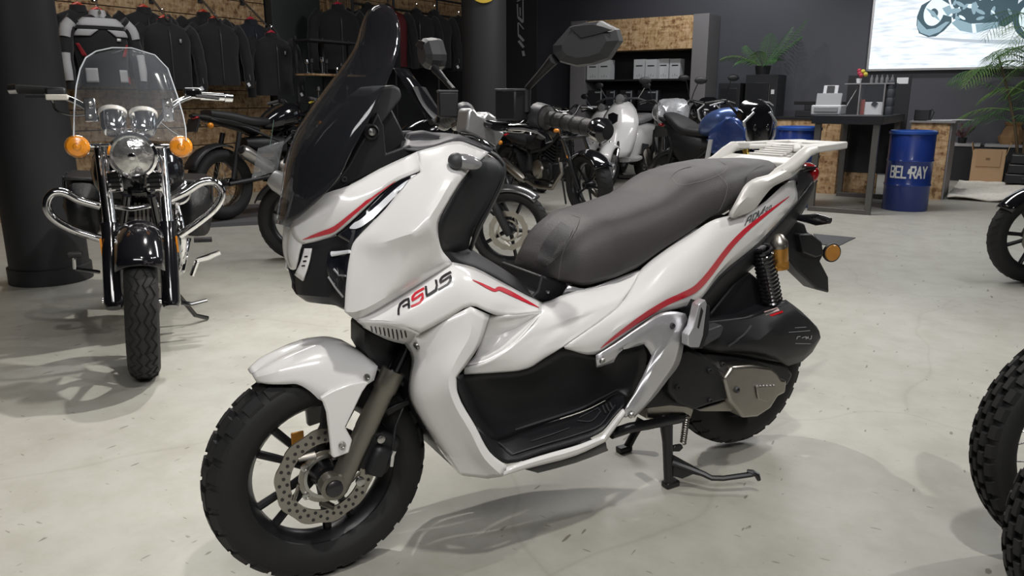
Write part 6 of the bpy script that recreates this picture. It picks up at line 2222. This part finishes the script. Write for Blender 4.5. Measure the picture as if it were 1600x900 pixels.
# further black bikes behind the cruiser, only their bars and tanks show
for i, (px, py, hx, hy, lb) in enumerate(((846, 300, .2, -.98, 'black motorcycle standing behind the black cruiser with chrome forks'), (884, 277, .1, -.99, 'black motorcycle with chrome bars behind the white retro scooters'))):
    moto(lb, ground(px, py), unit(hx, hy), dict(barm=CHROME, hlm=CHROME, kind='cast', mirrors=False, leverm=CHROME))

# ---- black bike at the right and two knobbly-tyred trail bikes
kb_ = Vector((3.32, 4.80, 0))
moto('black roadster motorcycle with drilled front disc on a wheel chock', kb_, unit(-1, 0), dict(fr=.30, rr=.31, fw=.06, kind='cast2', hl_r=.08, disc=1, fa0=35, fa1=120, fgap=.02, bar_z=1.02, mirrors=False, inds=False, bar_w=.30))
ck = thing('wheel_chock', 'small black wheel chock under the roadster front wheel', 'chock', kb_ + Vector((.0, -.13, 0)), 0)
MB().prism([Vector((-.10, -.03, 0)), Vector((.16, -.03, 0)), Vector((.12, -.03, .06)), Vector((-.10, -.03, .06))], (0, .06, 0)).obj('block', CHAR2, ck, 30, bevel=.006)
TR = dict(wb=1.42, fr=.325, rr=.32, fw=.050, rw=.065, kind='spoke', rimm=mat('trail_alloy_rim', (.62, .62, .62), .25, metal=1.0), knobs=(40, .013, 5, .76), disc=-1, fa0=30, fa1=130, fgap=.16, tank_z=.95, seat_z=.90, bar_z=1.15, fork_len=.82, step=.5, rim_f=.245, mirrors=False, inds=False, fender=False, bar_w=.26)
moto('black trail motorcycle with knobbly tyres and steel spokes beside the maxi scooter', Vector((1.462, 1.741, 0)), unit(-1, 0.0), dict(TR))
moto('black trail motorcycle with knobbly tyres standing nearer the aisle than its twin', Vector((1.305, 1.355, 0)), unit(-1, 0), dict(TR))


# =================================================================== black cruiser with clear windshield, seen from the front
CF = ground(227, 588)
CH = unit(.42, -.9075)
CX = Vector((CH.x, CH.y, 0))
CY = Vector((-CH.y, CH.x, 0))
cr = thing('cruiser_motorcycle', 'black and chrome cruiser motorcycle with clear windshield and round headlight', 'motorcycle', CF, heading_rot(CH))


def K(px, py, x):
    """photo direction met with the cross plane x metres along the cruiser"""
    p = on_plane(px, py, CF + CX * x, CX) - CF
    return Vector((x, p.dot(CY), p.z))


RT = .315
wh = wheel('front_wheel', cr, -.02, RT, RT, .062, 'cast', RIMB, 0, knobs=None)
ZIG = MB()
for s in (-1, 1):
    for row in (.22, .62):
        pts = []
        n_ = 56
        for k in range(n_):
            a = 2 * math.pi * k / n_
            y = s * .062 * (row + (.16 if k % 2 else -.12))
            rr_ = (RT - .085) + .085 * .45 + .085 * .55 * math.sqrt(max(0, 1 - (abs(y) / .062) ** 2.35)) + .0012
            pts.append(Vector((rr_ * math.cos(a), y, rr_ * math.sin(a))))
        ZIG.tube(pts, .0048, n=4, closed=True, flat=.4)
ZIG.obj('tread_grooves', mat('groove_black', (.004, .004, .004), .9), wh, 0)
wheel('rear_wheel', cr, -1.48, .32, .32, .075, 'cast', RIMB, 0)
for (bx, by, mx, my, tx, ty) in ((178, 482, 172, 352, 157, 232), (268, 480, 261, 350, 250, 230)):
    p0, p1, p2 = K(bx, by, .02), K(mx, my, -.17), K(tx, ty, -.32)
    fl_ = MB().tube([p0, p0.lerp(p1, .05), p0.lerp(p1, .9), p1], [.030, .037, .035, .039], n=16).obj('fork_leg', GLOSSB, cr)
    MB().tube([p1, p2], .026, n=14).obj('stanchion', CHROME, fl_)
    MB().box(p0.lerp(p1, .75) + Vector((.01, (.035 if bx > 220 else -.035), 0)), (.01, .008, .07)).obj('fork_reflector', AMBER, fl_, 30)
MB().tube([K(160, 470, -.02), K(280, 470, -.02)], .012, n=10).obj('axle', CHROME, cr)
rows = []
for i in range(14):
    t = R(38) + R(125) * i / 13
    rows.append([Vector((-.02 + (RT + .03 - .05 * abs(q) ** 2.6) * math.cos(t), q * .086, RT + (RT + .03 - .05 * abs(q) ** 2.6) * math.sin(t))) for q in (-1, -.85, -.6, -.3, 0, .3, .6, .85, 1)])
fd = MB().grid(rows).obj('front_fender', GLOSSB, cr, 60, solid=.006)
# headlight
hc = K(208, 243, -.16)
hr = abs(K(246, 243, -.16).y - hc.y)
ax_ = Vector((1, -.12, -.05)).normalized()
hd = MB().lathe([(.0005, -.13), (hr * .6, -.11), (hr * .95, -.03), (hr * 1.03, .0), (hr * 1.03, .012), (hr * .92, .022), (hr * .90, .01)], hc, ax_, n=40).obj('headlight', CHROME, cr)
lens = MB().lathe([(hr * .90, .012), (hr * .6, .026), (hr * .3, .032), (.0005, .034)], hc, ax_, n=40).obj('headlight_lens', mat('faceted_lens', (.62, .62, .58), .10, metal=.8, coat=1.0, bump=1.0, bscale=55, var=.7, vscale=42), hd)
MB().lathe([(.014, .034), (.014, .044), (.0005, .046)], hc, ax_, n=16).obj('bulb_cap', CHROME, hd)
# gauges
for (gx, gy) in ((176, 183), (224, 185)):
    t_, b_ = K(gx, gy - 6, -.30), K(gx + 2, gy + 24, -.25)
    axg = (t_ - b_).normalized()
    ln = (t_ - b_).length
    rg_ = .052
    ga = MB().lathe([(.0005, 0), (rg_ * .75, .0), (rg_ * .95, .02), (rg_, ln * .8), (rg_, ln), (.0005, ln)], b_, axg, n=28).obj('gauge', CHROME, cr)
    MB().lathe([(rg_, ln * .88), (rg_ * 1.07, ln * .9), (rg_ * 1.07, ln * 1.08), (rg_ * .95, ln * 1.12), (rg_ * .9, ln)], b_, axg, n=28).obj('gauge_rim', mat('ivory_rim', (.62, .60, .55), .4), ga)
for (ix, iy, sx) in ((121, 229, 1), (283, 229, -1)):
    c = K(ix, iy, -.18)
    li = MB().lathe([(.042, -.03), (.046, -.005), (.046, .004), (.036, .018), (.0005, .026)], c, (1, 0, 0), n=24).obj('front_indicator', AMBER, cr)
    MB().lathe([(.0005, -.07), (.03, -.055), (.044, -.02), (.048, -.004), (.046, .002)], c, (1, 0, 0), n=24).obj('indicator_shell', CHROME, li)
    for k in range(16):
        a = 2 * math.pi * k / 16
        u_ = Vector((0, math.cos(a), math.sin(a)))
        MB().tube([c + Vector((.023, 0, 0)) + u_ * .012, c + Vector((.008, 0, 0)) + u_ * .043], .002, n=4).obj('lens_rib', ORANGE, li)
    MB().tube([c + Vector((-.03, sx * .02, 0)), c + Vector((-.08, sx * .14, .0))], .009, n=8).obj('indicator_stem', CHROME, cr)
for (x0, x1) in ((168, 192), (228, 254)):
    hb_ = MB().box(K((x0 + x1) / 2, 283, -.20), (.05, abs(K(x1, 283, -.2).y - K(x0, 283, -.2).y), .09)).obj('horn_cover', CHROME, cr, 30, bevel=.012)
    for k in range(4):
        MB().box(K((x0 + x1) / 2, 271 + k * 7, -.172), (.008, abs(K(x1, 283, -.2).y - K(x0, 283, -.2).y) * .9, .007)).obj('cover_rib', GLOSSB, hb_, 0)
# windshield
ws = [(115, 213), (116, 170), (119, 135), (125, 108), (134, 90), (150, 80), (175, 74.5), (206, 75), (242, 86), (262, 107), (277, 150), (286, 180), (290, 200), (291, 220)]
P = [K(x, y, -.16 - .20 * (220 - y) / 145) for x, y in ws]
cen = [K(203, 222, -.06), K(205, 160, -.14), K(204, 110, -.24)]
rows = []
m_ = len(ws)
N = 14
for j in range(N + 1):
    t = j / N
    # left point and right point at the same height
    y = 220 - 143 * t
    def at(side):
        pts = ws[:8] if side < 0 else ws[7:][::-1]
        pts = sorted(pts, key=lambda p: -p[1])
        if y >= pts[0][1]:
            return pts[0][0]
        for a, b in zip(pts, pts[1:]):
            if y >= b[1]:
                return a[0] + (b[0] - a[0]) * (a[1] - y) / max(1e-6, a[1] - b[1])
        return pts[-1][0]
    xl, xr = at(-1), at(1)
    row = []
    for k in range(15):
        s = -1 + 2 * k / 14
        px = xl + (xr - xl) * (s + 1) / 2
        row.append(K(px, y, -.16 - .20 * t + .08 * (1 - s * s)))
    rows.append(row)
wsh = MB().grid(rows).obj('windshield', CLEAR, cr, 60, solid=.004)
MB().tube([K(x, y, -.16 - .20 * (220 - y) / 143 + .001) for x, y in ws], .0028, n=6).obj('windshield_edge', mat('polished_acrylic_edge', (.62, .66, .7), .1, alpha=.8), wsh)
for x in (141, 262):
    br = MB().box(K(x, 172, -.20), (.012, .042, .10), (0, R(-20), 0)).obj('windshield_bracket', CHROME, cr, 30, bevel=.003)
    for dy in (-10, 10):
        MB().lathe([(.009, 0), (.007, .006), (.0005, .008)], K(x, 172 + dy, -.185), (1, 0, 0), n=12).obj('bracket_bolt', BOLT, br)
# handlebar
bar = MB().tube(dens([K(30, 140, -.62), K(80, 146, -.55), K(130, 165, -.46), K(175, 205, -.38), K(235, 207, -.38), K(270, 165, -.46), K(305, 150, -.55), K(355, 152, -.62)], 4), .013, n=10).obj('handlebar', CHROME, cr)
for (a, b, c) in (((28, 139), (76, 142), (15, 140)), ((350, 152), (312, 150), (362, 153))):
    pa, pb, pc_ = K(*a, -.60), K(*b, -.56), K(*c, -.61)
    MB().tube([pa, pb], .019, n=12).obj('grip', RUBBER if a[0] < 100 else CHROME, bar)
    MB().tube([pc_, pa], [.021, .023], n=12).obj('bar_end', CHROME, bar)
    MB().box(K((b[0] + (100 if b[0] < 200 else 290)) / 2, 146, -.55), (.06, .08, .05)).obj('switch_housing', CHROME if b[0] > 200 else BLACKP, bar, 30, bevel=.01)
    MB().tube([K(b[0] + (6 if b[0] < 200 else -6), 150, -.50), K(a[0] + (12 if a[0] < 100 else -8), 154 if a[0] > 100 else 150, -.53)], .007, n=6).obj('lever', BLACKP, bar)
MB().box(K(89, 152, -.50), (.03, .085, .025)).obj('brake_reservoir', mat('ivory_plastic', (.55, .53, .46), .5), bar, 30, bevel=.004)
MB().tube(dens([K(82, 158, -.5), K(88, 172, -.47), K(110, 180, -.44), K(150, 178, -.4)], 4), .005, n=6).obj('cable', CHROME, bar)
MB().tube(dens([K(250, 190, -.4), K(262, 200, -.42), K(280, 212, -.45)], 4), .004, n=6).obj('cable', CHROME, bar)
# crash bars
for loop in (((157, 322), (123, 312), (97, 300), (82, 302), (73, 318), (80, 337), (110, 357), (157, 373)), ((256, 316), (290, 300), (318, 284), (336, 285), (347, 301), (340, 320), (310, 347), (280, 368))):
    MB().tube(dens([K(x, y, -.46) for x, y in loop], 5, 100), .0185, n=12).obj('crash_bar', CHROME, cr)
MB().tube([K(157, 320, -.44), K(205, 326, -.42), K(256, 318, -.44)], .013, n=10).obj('cross_bar', CHROME, cr)
# tank, body and engine
ringloft([(-.45, .80, .06, .06, .8), (-.55, .80, .18, .14, .8), (-.75, .81, .195, .14, .75), (-.95, .78, .12, .08, .8), (-1.02, .74, .07, .04, .9)]).obj('fuel_tank', GLOSSB, cr, 60)
ringloft([(-.95, .70, .10, .04, .7), (-1.1, .70, .16, .055, .65), (-1.35, .74, .15, .06, .65), (-1.7, .82, .12, .05, .7)]).obj('seat', SEATD, cr, 60)
rows = []
for i in range(11):
    t = R(30) + R(120) * i / 10
    rows.append([Vector((-1.48 + (.38 - .05 * abs(q) ** 2.6) * math.cos(t), q * .115, .32 + (.38 - .05 * abs(q) ** 2.6) * math.sin(t))) for q in (-1, -.8, -.4, 0, .4, .8, 1)])
MB().grid(rows).obj('rear_fender', GLOSSB, cr, 60, solid=.006)
for s, pxs in ((1, 1), (-1, -1)):
    sb = ringloft([(-1.02, .56, .035, .05, .5), (-1.06, .57, .075, .14, .55), (-1.45, .57, .085, .16, .55), (-1.6, .57, .05, .10, .6)])
    sb.v = [v + Vector((0, s * .27, 0)) for v in sb.v]
    so = sb.obj('saddle_case', mat('black_leather', (.012, .012, .013), .35, bump=.5, bscale=120), cr, 50)
    MB().box((-1.30, s * .27, .725), (.46, .17, .02)).obj('case_lid', mat('black_leather', (.012, .012, .013), .35), so, 30, bevel=.008)
    for xx in (-1.18, -1.42):
        MB().box((xx, s * .36, .66), (.035, .012, .14)).obj('strap', SEATD, so, 30, bevel=.003)
en = MB().box((-.78, 0, .36), (.42, .24, .22)).obj('engine', mat('engine_alloy', (.30, .30, .29), .35, metal=.9), cr, 30, bevel=.03)
for k in range(7):
    MB().box((-.62 + .006 * k, 0, .46 + .028 * k), (.18, .20, .012), (0, R(15), 0)).obj('cooling_fin', DGREY, en, 30)
for k in range(6):
    MB().box(K(196 + k * 6.5, 332, -.52), (.05, .010, .09)).obj('radiator_fin', STEEL, en, 30)
MB().box(K(210, 335, -.56), (.03, .20, .2)).obj('down_tube_cover', BLACKP, cr, 30, bevel=.01)
for s in (1, -1):
    MB().lathe([(.0005, .05), (.08, .045), (.105, .02), (.11, 0)], (-.80, s * .12, .37), (0, s, 0), n=26).obj('engine_cover', CHROME, en)
    MB().tube(dens([Vector((-.42, s * .05, .72)), Vector((-.50, s * .09, .48)), Vector((-.56, s * .13, .28)), Vector((-1.0, s * .14, .24))], 4), .020, n=10).obj('frame_tube', GLOSSB, cr)
    MB().tube([(-.9, s * .12, .26), (-1.48, s * .12, .32)], .024, n=10).obj('swing_arm', GLOSSB, cr)
    MB().tube([(-1.42, s * .15, .36), (-1.30, s * .15, .66)], .026, n=12).obj('shock_absorber', CHROME, cr)
MB().tube(dens([K(272, 318, -.55), K(279, 345, -.50), K(284, 375, -.48), K(283, 400, -.55), Vector((-1.0, .17, .20)), Vector((-1.7, .22, .24))], 4), [.024] * 21, n=12).obj('exhaust_pipe', CHROME, cr)
MB().tube(dens([K(262, 320, -.56), K(268, 350, -.53), K(271, 400, -.56)], 3), .017, n=10).obj('exhaust_pipe', CHROME, cr)
MB().lathe([(.0005, .012), (.05, .012), (.062, 0), (.062, -.03)], K(278, 300, -.5), (1, .3, 0), n=22).obj('air_cleaner', CHROME, cr)
MB().tube([K(303, 375, -.62), K(331, 374, -.62)], .014, n=10).obj('footpeg', RUBBER, cr)
MB().tube(dens([K(296, 372, -.62), K(292, 395, -.6), K(286, 425, -.6)], 3), .009, n=8).obj('peg_bracket', CHROME, cr)
pdl = MB().tube([K(308, 407, -.55), K(325, 402, -.55), K(344, 394, -.55)], [.018, .022, .017], n=10, flat=.5).obj('foot_control', CHROME, cr)
MB().tube([K(300, 430, -.56), K(308, 408, -.55)], .012, n=8).obj('control_arm', CHROME, pdl)
MB().tube([K(155, 425, -.55), K(130, 422, -.5), K(117, 420, -.48)], .009, n=8).obj('brake_arm', GLOSSB, cr)
MB().tube([K(117, 420, -.48), K(116, 402, -.46)], .008, n=8).obj('brake_post', CHROME, cr)
MB().box(K(117, 398, -.46), (.06, .06, .022)).obj('brake_pad', RUBBER, cr, 30, bevel=.006)
MB().tube([Vector((-.72, .14, .22)), Vector((-.74, .24, .05)), Vector((-.80, .30, .012))], .012, n=8).obj('side_stand', GLOSSB, cr)
MB().tube([K(283, 473, -.45), K(300, 475, -.45), K(324, 469, -.45)], [.012, .009, .009], n=8).obj('gear_lever', GLOSSB, cr)

# the machine leans on its side stand
LEAN = R(3.9)
for o in list(cr.children):
    base = o.name.split('.')[0]
    if base in ('front_wheel', 'rear_wheel', 'front_fender', 'fuel_tank', 'seat', 'rear_fender', 'saddle_case', 'engine', 'frame_tube', 'swing_arm', 'shock_absorber'):
        o.location = Matrix.Rotation(-LEAN, 3, 'X') @ Vector(o.location)
        o.rotation_euler = (-LEAN, 0, 0)
